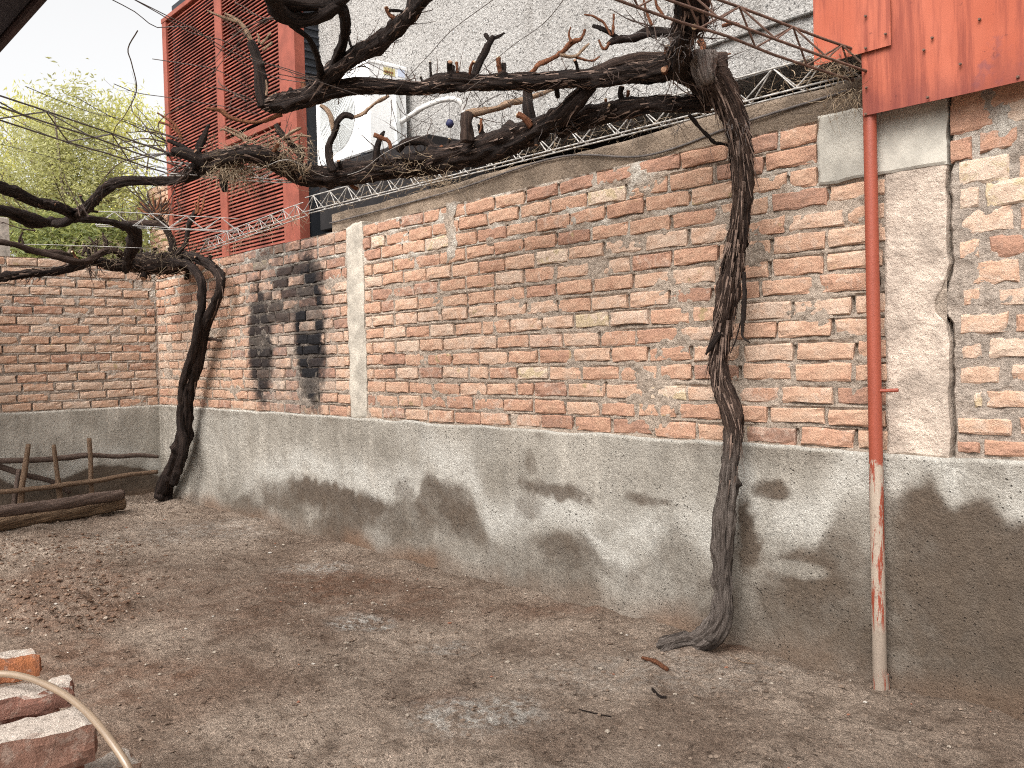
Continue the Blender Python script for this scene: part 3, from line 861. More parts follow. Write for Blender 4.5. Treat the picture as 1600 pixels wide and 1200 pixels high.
# ------------------------------------------------------------------ the long wall
NROW, ROWH = 15, 0.0952
WTOP = PL + NROW * ROWH
XCOL0, XCOL1 = float(PY(544, 500)[0]), float(PY(570, 500)[0])
XP0, XP1 = -1.655, -1.408                    # rendered pilaster
XL0, XL1 = float(PY(1279, 240)[0]), -1.405   # concrete lintel over it
ZL0 = 2.105
wall = thing('brick_wall', 'long weathered brick wall with sooty patch above a stained grey cement plinth', 'wall', (-5.6, 0, 0))
ident = lambda x, y, z: (x, y, z)
rows = brick_rows(XC + 0.02, XCOL0, PL, NROW, ROWH, 0.271, 0.021, 1) + brick_rows(XCOL1, XP0 + 0.012, PL, NROW, ROWH, 0.271, 0.021, 2)
rows = [q for q in rows if not (q[0] + q[2] / 2 > XL0 and q[1] > ZL0 - 0.02 and q[0] > XL0 - 0.02)]
rows2 = []
for (x, z, L, h, k) in rows:                 # bricks meeting the lintel are cut short
    if z > ZL0 - 0.02 and x + L / 2 > XL0 - 0.012:
        a = x - L / 2; b = XL0 - 0.012
        if b - a < 0.05: continue
        x, L = (a + b) / 2, b - a
    if -4.56 < x < -4.44 and z > 2.03 and False: continue
    rows2.append((x, z, L, h, k))
mortar_panel('mortar_bed', XC, XP1 - 0.004, PL - 0.05, WTOP - 0.004, ident, wall, MAT['mortar'], rows2, seed=3)
place_bricks(rows2, wall, lambda x, dy, z: (x, dy - 0.002, z), 0.0, 300, 5, NROW, lambda x, z: -x)

crack = [(0.955, 0.0), (1.05, 0.004), (1.2, 0.0), (1.33, 0.0), (1.42, 0.004), (1.49, -0.004), (1.53, -0.045), (1.57, -0.052), (1.61, -0.03), (1.66, -0.010), (1.72, 0.0), (1.85, -0.004), (1.96, -0.002), (2.02, -0.012), (2.1, 0.004), (2.36, 0.006)]
cz = np.array([c[0] for c in crack]); cx = np.array([c[1] for c in crack])
def rough_slab(name, x0, x1, z0, z1, y, thick, mat, parent, res=0.02, amp=0.006, edge=0.012, seed=0, f=8, crack=False):
    """an uneven rendered slab: front relief, ragged outline, real thickness"""
    nx = max(4, int((x1 - x0) / res)); nz = max(4, int((z1 - z0) / res))
    X, Z = np.meshgrid(np.linspace(x0, x1, nx), np.linspace(z0, z1, nz), indexing='ij')
    e = edge
    U = np.linspace(-1, 1, nx)[:, None]; W = np.linspace(-1, 1, nz)[None, :]
    wx = np.clip(np.abs(U) - 0.5, 0, 1) * 2; wz = np.clip(np.abs(W) - 0.5, 0, 1) * 2
    X2 = X + e * fbm(Z * 14, X * 2, seed=seed, oct=3) * wx
    Z2 = Z + e * fbm(X * 14, Z * 2, seed=seed + 1, oct=3) * wz
    Y = y + amp * fbm(X * f, Z * f, seed=seed + 2, oct=4)
    if crack: X2 = X2 + np.interp(Z, cz, cx) * np.exp(-(x1 - X) / 0.06)
    rim = np.zeros_like(X); rim[0, :] = 1; rim[-1, :] = 1; rim[:, 0] = 1; rim[:, -1] = 1
    Y = Y + rim * 0.006
    v = np.stack([X2, Y, Z2], -1).reshape(-1, 3)
    fcs = [tuple(int(i) for i in q) for q in grid_faces(nx, nz)]
    ring = [i * nz for i in range(nx)] + [(nx - 1) * nz + k for k in range(1, nz)] + [i * nz + nz - 1 for i in range(nx - 2, -1, -1)] + [k for k in range(nz - 2, 0, -1)]
    b = len(v); v2 = v[ring].copy(); v2[:, 1] = y + thick
    v = np.vstack([v, v2]); n = len(ring)
    for q in range(n):
        p = (q + 1) % n
        fcs.append((ring[p], ring[q], b + q, b + p))
    return link(name, mesh_from(name, v, fcs, False), mat, parent)
rough_slab('concrete_column', XCOL0, XCOL1, PL - 0.005, WTOP + 0.012, -0.008, 0.10, MAT['concrete'], wall, 0.018, 0.005, 0.012, 4)
rough_slab('mortar_strip', -4.555, -4.455, 2.03, WTOP + 0.003, -0.006, 0.06, MAT['mortar'], wall, 0.014, 0.005, 0.022, 7, 14)
pil = rough_slab('pilaster', XP0, XP1, PL - 0.005, ZL0 + 0.01, -0.006, 0.10, MAT['rough'], wall, 0.010, 0.0045, 0.004, 9, 14, crack=True)
lin = rough_slab('lintel', XL0, XL1, ZL0, WTOP + 0.005, -0.012, 0.11, MAT['smooth_concrete'], wall, 0.010, 0.0028, 0.006, 12, 9)
# plinth: uneven cement render with rising damp
px_ = np.arange(XC - 0.02, -0.35, 0.017); pz_ = np.linspace(-0.12, PL, 66)
X, Z = np.meshgrid(px_, pz_, indexing='ij')
Y = -0.020 + 0.006 * fbm(X * 1.6, Z * 1.6, seed=70, oct=3) + 0.0032 * fbm(X * 9, Z * 7, seed=71, oct=3) + 0.0015 * fbm(X * 30, Z * 30, seed=72, oct=2)
Y = Y - 0.010 * sstep(0.25, 0.0, Z)
jn = PY(468, 700)[0]
Y = Y + 0.006 * np.exp(-((X - jn + 0.02 * np.sin(Z * 9)) / 0.018) ** 2)          # old shuttering joint
top = Z >= PL - 1e-6
Zt = Z + 0.006 * fbm(X * 4, X * 0, seed=75, oct=3) * sstep(PL - 0.1, PL, Z)
bound = [(250, 790), (330, 790), (345, 752), (365, 775), (390, 772), (412, 752), (450, 752), (482, 738), (505, 757), (545, 757), (560, 760), (575, 772), (588, 786), (612, 778), (640, 765), (655, 775), (664, 735), (680, 728), (692, 742), (716, 752), (738, 760), (752, 800),
         (768, 838), (800, 840), (835, 825), (880, 818), (915, 835), (945, 868), (980, 888), (1020, 862), (1045, 838), (1078, 838), (1105, 872), (1150, 840), (1160, 775), (1180, 790), (1190, 840), (1230, 850), (1262, 850), (1290, 838), (1306, 800), (1325, 770), (1350, 764), (1400, 765), (1440, 738), (1468, 726),
         (1482, 790), (1497, 800), (1500, 765), (1525, 760), (1550, 770), (1575, 805), (1600, 822), (1700, 830)]
bx = np.array([PY(a, b)[0] for a, b in bound]); bz = np.array([PY(a, b)[2] for a, b in bound])
o_ = np.argsort(bx); _zl = np.interp(px_, bx[o_], bz[o_]); _k = np.exp(-np.linspace(-2, 2, 9) ** 2); _zl = np.convolve(np.pad(_zl, 4, mode='edge'), _k / _k.sum(), 'valid'); zb = np.repeat(_zl[:, None], X.shape[1], 1)
wob = 0.045 * fbm(X * 4, Z * 4, seed=80, oct=5, gain=0.6)
damp = 1 - sstep(-0.055, 0.055, Z - zb + wob)
dens = np.interp(X, [-9.6, -7.5, -6.3, -5.2, -4.6, -3.6, -2.6, -2.2, -1.8, -1.5, -1.0], [0.3, 0.6, 0.85, 0.85, 0.9, 0.68, 0.62, 0.72, 0.82, 0.95, 1.0])
fade = np.interp(X, [-6.5, -5.0, -2.0, -1.7, -1.2], [0.15, 0.18, 0.2, 0.1, 0.0])
damp = damp * dens * (1 - fade * sstep(0.12, 0.5, zb - Z)) * np.maximum(np.clip(0.82 + 0.5 * fbm(X * 2.0, Z * 2.6, seed=84, oct=4), 0.15, 1.15), sstep(-1.9, -1.5, X) * 0.95)
blobs = [(880, 768, 75, 17, 0.75), (1035, 783, 62, 16, 0.7), (835, 720, 10, 22, 0.5), (1215, 768, 38, 18, 0.85), (1170, 840, 22, 60, 1.0), (825, 790, 30, 30, 0.55), (1245, 925, 75, 28, 0.6), (640, 770, 18, 20, 0.5), (440, 728, 8, 5, 0.4), (530, 730, 5, 6, 0.4), (1430, 960, 90, 60, 0.5)]
for (a, b, ra, rb, k) in blobs:
    c = PY(a, b); rx = abs(PY(a + ra, b)[0] - c[0]); rz = abs(PY(a, b + rb)[2] - c[2])
    d = np.sqrt(((X - c[0]) / rx) ** 2 + ((Z - c[2]) / rz) ** 2) + 0.45 * fbm(X * 6, Z * 6, seed=90, oct=4, gain=0.6)
    damp = np.maximum(damp, k * (1 - sstep(0.45, 1.25, d)))
for (a, b, ra, rb, k) in [(1240, 815, 55, 25, 0.9), (1245, 888, 58, 15, 0.6)]:
    c = PY(a, b); rx = abs(PY(a + ra, b)[0] - c[0]); rz = abs(PY(a, b + rb)[2] - c[2])
    d = np.sqrt(((X - c[0]) / rx) ** 2 + ((Z - c[2]) / rz) ** 2) + 0.25 * fbm(X * 5, Z * 5, seed=91, oct=3)
    damp = damp * (1 - k * (1 - sstep(0.6, 1.2, d)))
damp = np.maximum(damp, 0.4 * sstep(PL - 0.16, PL - 0.02, Z) * sstep(-0.1, 0.5, fbm(X * 2.5, Z * 2, seed=95, oct=3)) * (Z < PL - 0.012))
palef = np.exp(-((Z - zb - 0.10) / 0.13) ** 2) * sstep(-8.2, -6.5, X) + 0.6 * sstep(PL - 0.016, PL - 0.004, Z) + 0.25 * sstep(-0.2, 0.5, fbm(X * 1.1, Z * 1.1, seed=97, oct=3))
soil = sstep(0.16, 0.0, Z + 0.05 * fbm(X * 3, Z * 3, seed=98, oct=3)) * (0.45 + 0.55 * sstep(-0.15, 0.3, fbm(X * 1.2, X * 0, seed=99, oct=2)))
v = np.stack([X, Y, Zt], -1).reshape(-1, 3)
fcs = grid_faces(len(px_), len(pz_))
nz = len(pz_)
tp = np.arange(len(px_)) * nz + nz - 1
bk = v[tp].copy(); bk[:, 1] = 0.06; bk[:, 2] += 0.004
b0 = len(v); v = np.vstack([v, bk])
i = np.arange(len(px_) - 1)
fcs = np.vstack([fcs, np.stack([tp[i], tp[i + 1], b0 + i + 1, b0 + i], 1)])
pm = mesh_from('plinth', v, fcs, True)
ext = np.zeros(len(px_))
set_attr(pm, 'damp', np.concatenate([np.clip(damp, 0, 1).ravel(), ext])); set_attr(pm, 'pale', np.concatenate([np.clip(palef, 0, 1).ravel(), ext + 0.5])); set_attr(pm, 'soil', np.concatenate([np.clip(soil, 0, 1).ravel(), ext]))
plinth = link('plinth', pm, MAT['plinth'], wall)
plinth['label'] = 'grey cement plinth with brown rising damp stains'

# ------------------------------------------------------------------ the next wall beyond the crack
wall2 = thing('brick_wall', 'rough mortar smeared end of brick wall beyond the jagged crack', 'wall', (-1.0, 0, 0))
crack = [(0.955, 0.0), (1.05, 0.004), (1.2, 0.0), (1.33, 0.0), (1.42, 0.004), (1.49, -0.004), (1.53, -0.045), (1.57, -0.052), (1.61, -0.03), (1.66, -0.010), (1.72, 0.0), (1.85, -0.004), (1.96, -0.002), (2.02, -0.012), (2.1, 0.004), (2.36, 0.006)]
cz = np.array([c[0] for c in crack]); cx = np.array([c[1] for c in crack])
x0, x1, z0, z1 = XP1 + 0.012, -0.4, PL - 0.02, WTOP + 0.10
nx, nzz = int((x1 - x0) / 0.012), int((z1 - z0) / 0.012)
X, Z = np.meshgrid(np.linspace(x0, x1, nx), np.linspace(z0, z1, nzz), indexing='ij')
Y = 0.004 + 0.006 * fbm(X * 9, Z * 9, seed=110, oct=4) + 0.005 * fbm(X * 30, Z * 30, seed=111, oct=2)
X2 = X + (np.interp(Z, cz, cx) + 0.003 * fbm(Z * 40, Z * 0, seed=112, oct=2)) * np.exp(-(X - x0) / 0.05)
Y[0, :] += 0.02
v = np.stack([X2, Y, Z], -1).reshape(-1, 3)
fcs = [tuple(int(i) for i in f) for f in grid_faces(nx, nzz)]
b0 = len(v); vb = v[:nzz].copy(); vb[:, 1] = 0.12; v = np.vstack([v, vb])
fcs += [(k, k + 1, b0 + k + 1, b0 + k) for k in range(nzz - 1)]
link('mortar_bed', mesh_from('mortar_bed', v, fcs), MAT['mortar_grey'], wall2)
def px_brick(parent, x0p, y0p, x1p, y1p, tone, lime, dy=-0.004, mi=0, rz=0.0):
    a = PY(x0p, y0p); b = PY(x1p, y1p)
    xc, zc = (a[0] + b[0]) / 2, (a[2] + b[2]) / 2
    L, h = abs(b[0] - a[0]), abs(a[2] - b[2])
    o = bpy.data.objects.new('brick', BRM[mi]); col.objects.link(o); o.parent = parent
    o.matrix_parent_inverse = Matrix.Translation(-Vector(parent.location))
    o.matrix_basis = Matrix.Translation((xc, dy, zc)) @ Matrix.Rotation(rz, 4, 'Y') @ Matrix.Diagonal((L / 0.246, 1, h / 0.068, 1))
    o.color = (tone, lime, rng.random(), 1)
    return o
for q, b in enumerate([(1484, 168, 1551, 198, 0.30, 0.25), (1488, 146, 1610, 158, 0.45, 0.3), (1485, 219, 1518, 248, 0.34, 0.0), (1530, 207, 1590, 228, 0.30, 0.75), (1572, 158, 1640, 182, 0.9, 0.6),
                       (1498, 252, 1577, 278, 0.93, 0.75), (1592, 240, 1680, 268, 0.6, 0.5), (1500, 295, 1529, 322, 0.85, 0.75), (1540, 286, 1640, 312, 0.97, 0.25), (1497, 332, 1584, 360, 0.80, 0.5), (1594, 322, 1690, 350, 0.5, 0.4),
                       (1500, 377, 1530, 402, 0.62, 0.55), (1546, 369, 1625, 396, 0.20, 0.25), (1512, 410, 1592, 440, 0.62, 0.55), (1608, 408, 1690, 434, 0.5, 0.5), (1505, 452, 1530, 476, 0.6, 0.8), (1560, 450, 1640, 474, 0.75, 0.75), (1500, 492, 1575, 520, 0.70, 0.6), (1588, 490, 1670, 516, 0.4, 0.5),
                       (1500, 534, 1533, 561, 0.7, 0.7), (1544, 528, 1640, 558, 0.84, 0.55), (1500, 573, 1560, 599, 0.72, 0.5), (1580, 570, 1660, 598, 0.5, 0.85), (1521, 614, 1534, 637, 0.97, 0.1), (1541, 611, 1640, 640, 0.62, 0.5),
                       (1496, 652, 1580, 680, 0.62, 0.55), (1594, 652, 1680, 680, 0.5, 0.5), (1496, 690, 1530, 708, 0.22, 0.15), (1538, 688, 1640, 717, 0.34, 0.15)]):
    px_brick(wall2, b[0], b[1], b[2], b[3], b[4], b[5], rng.uniform(-0.006, 0.002), q % 14, rng.uniform(-0.02, 0.02))

# ------------------------------------------------------------------ the left wall
LTOP = PL + 16 * ROWH
wall3 = thing('brick_wall', 'pale brick wall of the yard end, behind the pole rack', 'wall', (XC, -1.6, 0))
to3 = lambda x, y, z: (XC - y, x, z)          # panel x runs along world y, its front faces +x
rows3 = [(x, z, L, h, k) for (x, z, L, h, k) in brick_rows(-2.3, -0.012, PL, 16, ROWH, 0.282, 0.018, 8)]
mortar_panel('mortar_bed', -3.2, 0.0, PL - 0.05, LTOP - 0.004, to3, wall3, MAT['mortar_grey'], rows3, res=0.012, seed=23)
place_bricks(rows3, wall3, lambda x, dy, z: (XC - dy + 0.002, x, z), math.pi / 2, 300, 15, 16, lambda x, z: -x)
ys = np.arange(-3.2, 0.012, 0.022); zs = np.linspace(-0.12, PL, 50)
Yw, Z = np.meshgrid(ys, zs, indexing='ij')
Xw = XC + 0.022 + 0.006 * fbm(Yw * 1.6, Z * 1.6, seed=170, oct=3) + 0.003 * fbm(Yw * 9, Z * 7, seed=171, oct=3)
damp = np.zeros_like(Yw)
bd = [(-60, 775), (0, 745), (30, 760), (60, 765), (88, 752), (120, 738), (150, 727), (180, 725), (215, 728), (240, 740), (252, 745)]
by = np.array([PX(a, b, XC)[1] for a, b in bd]); bz3 = np.array([PX(a, b, XC)[2] for a, b in bd])
o_ = np.argsort(by); zb3 = np.interp(Yw, by[o_], bz3[o_])
damp = 1.0 * (1 - sstep(-0.03, 0.02, Z - zb3 + 0.012 * fbm(Yw * 6, Z * 6, seed=173, oct=3)))
damp = np.maximum(damp, 0.45 * sstep(0.0, 0.5, fbm(Yw * 2.2, Z * 2.2, seed=174, oct=3)) * sstep(0.5, 0.7, Z))
palef = 0.75 * np.exp(-((Z - zb3 - 0.09) / 0.10) ** 2) + 0.6 * sstep(PL - 0.02, PL - 0.005, Z)
v = np.stack([Xw, Yw, Z], -1).reshape(-1, 3)
fcs = grid_faces(len(ys), len(zs)); nz = len(zs)
tp = np.arange(len(ys)) * nz + nz - 1
bk = v[tp].copy(); bk[:, 0] = XC - 0.06; b0 = len(v); v = np.vstack([v, bk]); i = np.arange(len(ys) - 1)
fcs = np.vstack([fcs, np.stack([tp[i], tp[i + 1], b0 + i + 1, b0 + i], 1)])
pm = mesh_from('plinth', v, fcs, True); ext = np.zeros(len(ys))
for nme, arr in (('damp', damp), ('pale', palef), ('soil', 0.5 * sstep(0.12, 0, Z))):
    set_attr(pm, nme, np.concatenate([np.clip(arr, 0, 1).ravel(), ext]))
link('plinth', pm, MAT['plinth'], wall3)

# ------------------------------------------------------------------ neighbour's side, behind the wall
YP = 0.16                                     # brown plastered parapet right behind the brick wall
zt = 0.5 * (PY(520, 343, YP)[2] + PY(1275, 127, YP)[2])
para = thing('parapet_wall', 'brown plastered parapet wall rising just behind the top brick course', 'wall', (-4.5, YP + 0.07, 0))
XQ = float(PY(519, 345, YP)[0]); xs = np.arange(XQ, -0.3, 0.03); zs = np.linspace(2.2, zt, 20)
X, Z = np.meshgrid(xs, zs, indexing='ij')
Y = YP + 0.008 * fbm(X * 3, Z * 3, seed=200, oct=4)
v = np.stack([X, Y, Z + 0.01 * fbm(X * 3, X * 0, seed=201, oct=3) * sstep(2.4, zt, Z)], -1).reshape(-1, 3)
fcs = grid_faces(len(xs), len(zs)); nz = len(zs); tp = np.arange(len(xs)) * nz + nz - 1
bk = v[tp].copy(); bk[:, 1] = YP + 0.14; b0 = len(v); v = np.vstack([v, bk]); i = np.arange(len(xs) - 1)
fcs = np.vstack([fcs, np.stack([tp[i], tp[i + 1], b0 + i + 1, b0 + i], 1)])
link('plaster_face', mesh_from('plaster_face', v, fcs, True), MAT['plaster'], para)
mb = MB(); mb.box((XQ, YP + 0.03, 0), (-0.3, YP + 0.135, zt - 0.03)); mb.build('core', MAT['plaster'], para)
pipe_pts = [[*PY(a, b, YP - 0.012), 0.006] for a, b in ((515, 349), (700, 300), (870, 246), (1010, 243), (1160, 192), (1330, 140))]
tag(link('cable', tube_mesh('cable', pipe_pts, 6, 0.05), MAT['wire']), 'dark cable running along the face of the brown parapet', 'cable')

YS = 1.15                                     # stuccoed house wall
zs0 = 0.5 * (PY(600, 288, YS)[2] + PY(1135, 126, YS)[2])
house = thing('neighbour_house', 'neighbouring house with pale rough stucco wall above a recess coloured black as shade', 'house', (-5, YS + 0.3, 0))
XS0 = float(PY(486, 200, YS)[0]); XS1 = float(PY(1285, 60, YS)[0])
xs = np.arange(XS0 - 0.5, 1.0, 0.028); zs = np.arange(zs0, 6.6, 0.028)
X, Z = np.meshgrid(xs, zs, indexing='ij')
Y = YS + 0.006 * fbm(X * 5, Z * 5, seed=210, oct=3) + 0.004 * fbm(X * 19, Z * 19, seed=211, oct=2)
v = np.stack([X, Y, Z], -1).reshape(-1, 3); fcs = grid_faces(len(xs), len(zs)); nz = len(zs); tp = np.arange(len(xs)) * nz
bk = v[tp].copy(); bk[:, 1] = YS + 0.6; b0 = len(v); v = np.vstack([v, bk]); i = np.arange(len(xs) - 1)
fcs = np.vstack([fcs, np.stack([tp[i + 1], tp[i], b0 + i, b0 + i + 1], 1)])
link('stucco_wall', mesh_from('stucco_wall', v, fcs, True), MAT['stucco'], house)
mb = MB(); mb.box((XS0 - 2.8, YS + 0.45, 0.0), (1.0, YS + 0.6, zs0 + 0.1)); mb.build('lower_wall', MAT['void'], house)  # lower wall coloured near black to stand for the unlit gap
mb = MB(); a = PY(1120, 57, YS - 0.02); b = PY(1270, 18, YS - 0.02)
mb.box((a[0] - 0.2, YS - 0.03, (a[2] + b[2]) / 2 - 0.025), (1.0, YS + 0.05, (a[2] + b[2]) / 2 + 0.012), 0.006); mb.build('moulding', MAT['stucco'], house)

# ------------------------------------------------------------------ red louvred screen
YL = 0.92
scr = thing('louvre_screen', 'tall red slatted louvre screen rising behind the far end of the wall', 'screen', (float(PY(360, 300, YL)[0]), YL, 0))
xa0, xa1 = PY(262, 200, YL)[0], PY(268, 200, YL)[0]
xm0, xm1 = PY(343, 200, YL)[0], PY(354, 200, YL)[0]
xb0, xb1 = PY(446, 200, YL)[0], PY(471, 200, YL)[0]
ztop = float(PY(263, 33, YL)[2]); zbot = 2.0
for nm, u, w, dy in (('frame_post', xa0, xa1, 0.03), ('frame_post', xm0, xm1, 0.02), ('frame_post', xb0, xb1, 0.05)):
    mb = MB(); mb.box((u, YL - dy, zbot - 2.0), (w, YL + 0.06, ztop), 0.004); mb.build(nm, MAT['frame'], scr)
mb = MB(); mb.box((xa0 - 0.01, YL - 0.035, ztop), (xb1 + 0.01, YL + 0.08, ztop + 0.06), 0.004); mb.build('top_rail', MAT['frame'], scr)
rz = float(PY(400, 205, YL)[2])
mb = MB(); mb.box((xm1, YL - 0.026, rz - 0.035), (xb0, YL + 0.05, rz + 0.035), 0.004); mb.build('mid_rail', MAT['frame'], scr)
def slat_mesh(L):
    # a tilted, slightly folded blade
    pr = [(-0.006, -0.019), (-0.012, -0.012), (0.020, 0.021), (0.024, 0.019), (-0.008, -0.013), (-0.003, -0.019)]
    pr = [(-0.012, -0.0165), (-0.014, -0.012), (0.004, 0.014), (0.016, 0.0155), (0.010, 0.011), (-0.006, -0.0165)]; v = []
    for x in (0, L):
        v += [(x, y, z) for y, z in pr]
    n = len(pr)
    f = [(k, (k + 1) % n, n + (k + 1) % n, n + k) for k in range(n)] + [tuple(range(n - 1, -1, -1)), tuple(range(n, 2 * n))]
    return mesh_from('slat', v, f)
for (u, w) in ((xa1, xm0), (xm1, xb0)):
    sm = slat_mesh(float(w - u)); sm.materials.append(MAT['slat'])
    z = zbot
    while z < ztop - 0.012:
        if not (u == xm1 and abs(z - rz) < 0.055):
            o = link('slat', sm, None, scr); o.location = (u, YL + rng.uniform(-0.002, 0.002), z)
            o.rotation_euler = (rng.uniform(-0.05, 0.05), 0, 0)
        z += 0.041
mb = MB(); mb.box((xa0 + 0.02, YL + 0.10, zbot - 2.0), (xb1 - 0.03, YL + 0.12, ztop + 0.25)); mb.build('backing', MAT['black'], scr)
# its dark return side towards the house wall
xr = float(xb1)
mb = MB(); mb.box((xr - 0.05, YL + 0.06, zbot - 2), (xr - 0.012, YS + 0.5, ztop)); mb.build('side_panel', MAT['black'], scr)
MAT['dslat'] = plain('dark_slat', (0.045, 0.05, 0.062), 0.45, 0.2, 5, 0)
sm = None
z = float(PY(480, 137, YL + 0.1)[2])
dme = mesh_from('side_slat', *(lambda m: (m.v, m.f))((lambda m: (m.box((0, 0, -0.006), (0.022, 0.26, 0.012)), m)[1])(MB())))
dme.materials.append(MAT['dslat'])
while z < ztop - 0.05:
    o = link('side_slat', dme, None, scr); o.location = (xr - 0.014, YL + 0.065, z); o.rotation_euler = (0, math.radians(25), 0)
    z += 0.075

# ------------------------------------------------------------------ air conditioner on the house wall
YA = 0.70
A0, A1 = PY(495, 200, YA), PY(578, 160, YA)
ax0, ax1 = float(A0[0]), float(A1[0])
az1 = float(PY(577, 91, YA)[2]); az0 = float(PY(577, 236, YA)[2])
ac = thing('air_conditioner', 'white outdoor air conditioner unit mounted on the pale stucco wall', 'air conditioner', ((ax0 + ax1) / 2, YA + 0.2, az0))
mb = MB(); mb.box((ax0, YA, az0), (ax1, YA + 0.38, az1), 0.012); mb.build('casing', MAT['white'], ac)
mb = MB(); mb.box((ax0 - 0.008, YA - 0.008, az1 - 0.035), (ax1 + 0.008, YA + 0.388, az1 + 0.006), 0.01); mb.build('lid', MAT['white'], ac)
fc = PY(533, 192, YA); fr = 0.30
cx_, cz_ = ax0 + 0.36, (az0 + az1) / 2
mb = MB(); n = 40
mb.add([(cx_, YA - 0.003, cz_)] + [(cx_ + fr * math.cos(2 * math.pi * k / n), YA - 0.003, cz_ + fr * math.sin(2 * math.pi * k / n)) for k in range(n)], [(0, 1 + (k + 1) % n, 1 + k) for k in range(n)])
gh = mb.build('fan_opening', MAT['fanhole'], ac)
mb = MB()
for rr in np.arange(0.04, fr + 0.005, 0.022):
    for k in range(n):
        a, b = 2 * math.pi * k / n, 2 * math.pi * (k + 1) / n
        mb.rod((cx_ + rr * math.cos(a), YA - 0.014, cz_ + rr * math.sin(a)), (cx_ + rr * math.cos(b), YA - 0.014, cz_ + rr * math.sin(b)), 0.0032, 4)
for k in range(8):
    a = math.pi * k / 4 + 0.2
    mb.rod((cx_, YA - 0.012, cz_), (cx_ + fr * math.cos(a), YA - 0.012, cz_ + fr * math.sin(a)), 0.004, 4)
g = mb.build('fan_guard', MAT['grille'], gh)
def side_sticker(name, p0, p1, mat, parent, off=0.0035):
    # px rectangle on the right-hand side face
    a = PX(*p0, ax1); b = PX(*p1, ax1)
    mb = MB(); mb.box((ax1 + 0.001, a[1], b[2]), (ax1 + off, b[1], a[2])); return mb.build(name, mat, parent)
st = side_sticker('sticker', (599, 104), (617, 120), MAT['yellow'], ac)
side_sticker('printed_mark', (600, 110), (614, 116), MAT['brown'], st, 0.006)
side_sticker('sticker', (621, 104), (632, 122), MAT['blue'], ac)
mb = MB(); mb.box((ax1 + 0.001, YA + 0.26, az0 + 0.06), (ax1 + 0.022, YA + 0.30, az0 + 0.62), 0.004); mb.build('cover_strip', MAT['grille'], ac)
for dx in (0.1, ax1 - ax0 - 0.1):
    mb = MB(); mb.box((ax0 + dx - 0.02, YA - 0.03, az0 - 0.045), (ax0 + dx + 0.02, YS + 0.02, az0 - 0.004), 0.004); mb.box((ax0 + dx - 0.018, YS - 0.05, az0 - 0.4), (ax0 + dx + 0.018, YS + 0.005, az0 - 0.046), 0.003)
    mb.build('bracket', MAT['black'], ac)
pp = [PX(628, 190, ax1 + 0.02), PY(655, 172, 0.86), PY(685, 158, 0.95), PY(712, 156, 1.02), PY(724, 172, 1.08), PY(728, 205, 1.12), PY(728, 240, 1.3)]
link('refrigerant_pipe', tube_mesh('refrigerant_pipe', [[*p, 0.022] for p in pp], 10, 0.02, 0.12, 0.0, 4), MAT['tape'], ac)
# dark low roof edge below the unit
ra = PY(505, 262, 0.62); rb = PY(650, 205, 0.62)
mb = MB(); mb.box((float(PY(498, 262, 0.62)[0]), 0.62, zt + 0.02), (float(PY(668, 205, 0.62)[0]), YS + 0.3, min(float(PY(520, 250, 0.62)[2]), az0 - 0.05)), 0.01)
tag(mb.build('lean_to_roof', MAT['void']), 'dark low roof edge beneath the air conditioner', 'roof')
tag(link('blue_ball', mesh_from('blue_ball', *(lambda c: ([tuple(c + 0.022 * np.array((math.cos(a) * math.cos(b), math.sin(a) * math.cos(b), math.sin(b))) * (1 + 0.18 * math.sin(5 * a + 3 * b))) for b in np.linspace(-1.5, 1.5, 9) for a in np.linspace(0, 2 * math.pi, 12, endpoint=False)],
     [(i * 12 + k, i * 12 + (k + 1) % 12, i * 12 + 12 + (k + 1) % 12, i * 12 + 12 + k) for i in range(8) for k in range(12)]))(PT(703, 193, 5.0)), True), MAT['ball']), 'small dark blue plastic knot hanging on a wire by the stucco wall', 'knot')

# ------------------------------------------------------------------ red sheet panels and their post
def sheet(name, label, x0, x1, z0, z1, y, thick=0.003, slope=0.0, seed=0):
    t = thing(name, label, 'metal sheet', ((x0 + x1) / 2, y, z0))
    nx, nz = 40, 34
    X, Z = np.meshgrid(np.linspace(x0, x1, nx), np.linspace(z0, z1, nz), indexing='ij')
    Z = Z + slope * (X - x0) * (1 - (Z - z0) / (z1 - z0))
    Y = y + 0.007 * fbm(X * 2.2, Z * 1.3, seed=seed, oct=2)
    v = np.stack([X, Y, Z], -1).reshape(-1, 3); f = grid_faces(nx, nz)
    v2 = v.copy(); v2[:, 1] += thick; f2 = f[:, ::-1] + len(v)
    ring = [i * nz for i in range(nx)] + [(nx - 1) * nz + k for k in range(1, nz)] + [i * nz + nz - 1 for i in range(nx - 2, -1, -1)] + [k for k in range(nz - 2, 0, -1)]
    rf = np.array([(ring[(q + 1) % len(ring)], ring[q], ring[q] + len(v), ring[(q + 1) % len(ring)] + len(v)) for q in range(len(ring))])
    link('panel', mesh_from('panel', np.vstack([v, v2]), np.vstack([f, f2, rf]), False), MAT['red'], t)
    return t
zb_ = PY(1347, 181, -0.104)
big = sheet('metal_sheet', 'large red painted metal sheet with rust streaks above the red post', float(zb_[0]), -0.2, float(zb_[2]), 3.9, -0.104, slope=-0.008, seed=5)
sb = PY(1391, 70, -0.122)
small = sheet('metal_sheet', 'smaller red metal sheet overlapping the left edge of the large one', float(PY(1271, 60, -0.122)[0]), float(sb[0]), float(sb[2]), 3.7, -0.122, slope=0.0, seed=9)
def rivets(parent, pts, y):
    for a, b in pts:
        c = PY(a, b, y)
        mb = MB(); mb.rod(c + (0, 0.004, 0), c - (0, 0.004, 0), 0.006, 8, 0.004); mb.build('screw', MAT['rust'], parent)
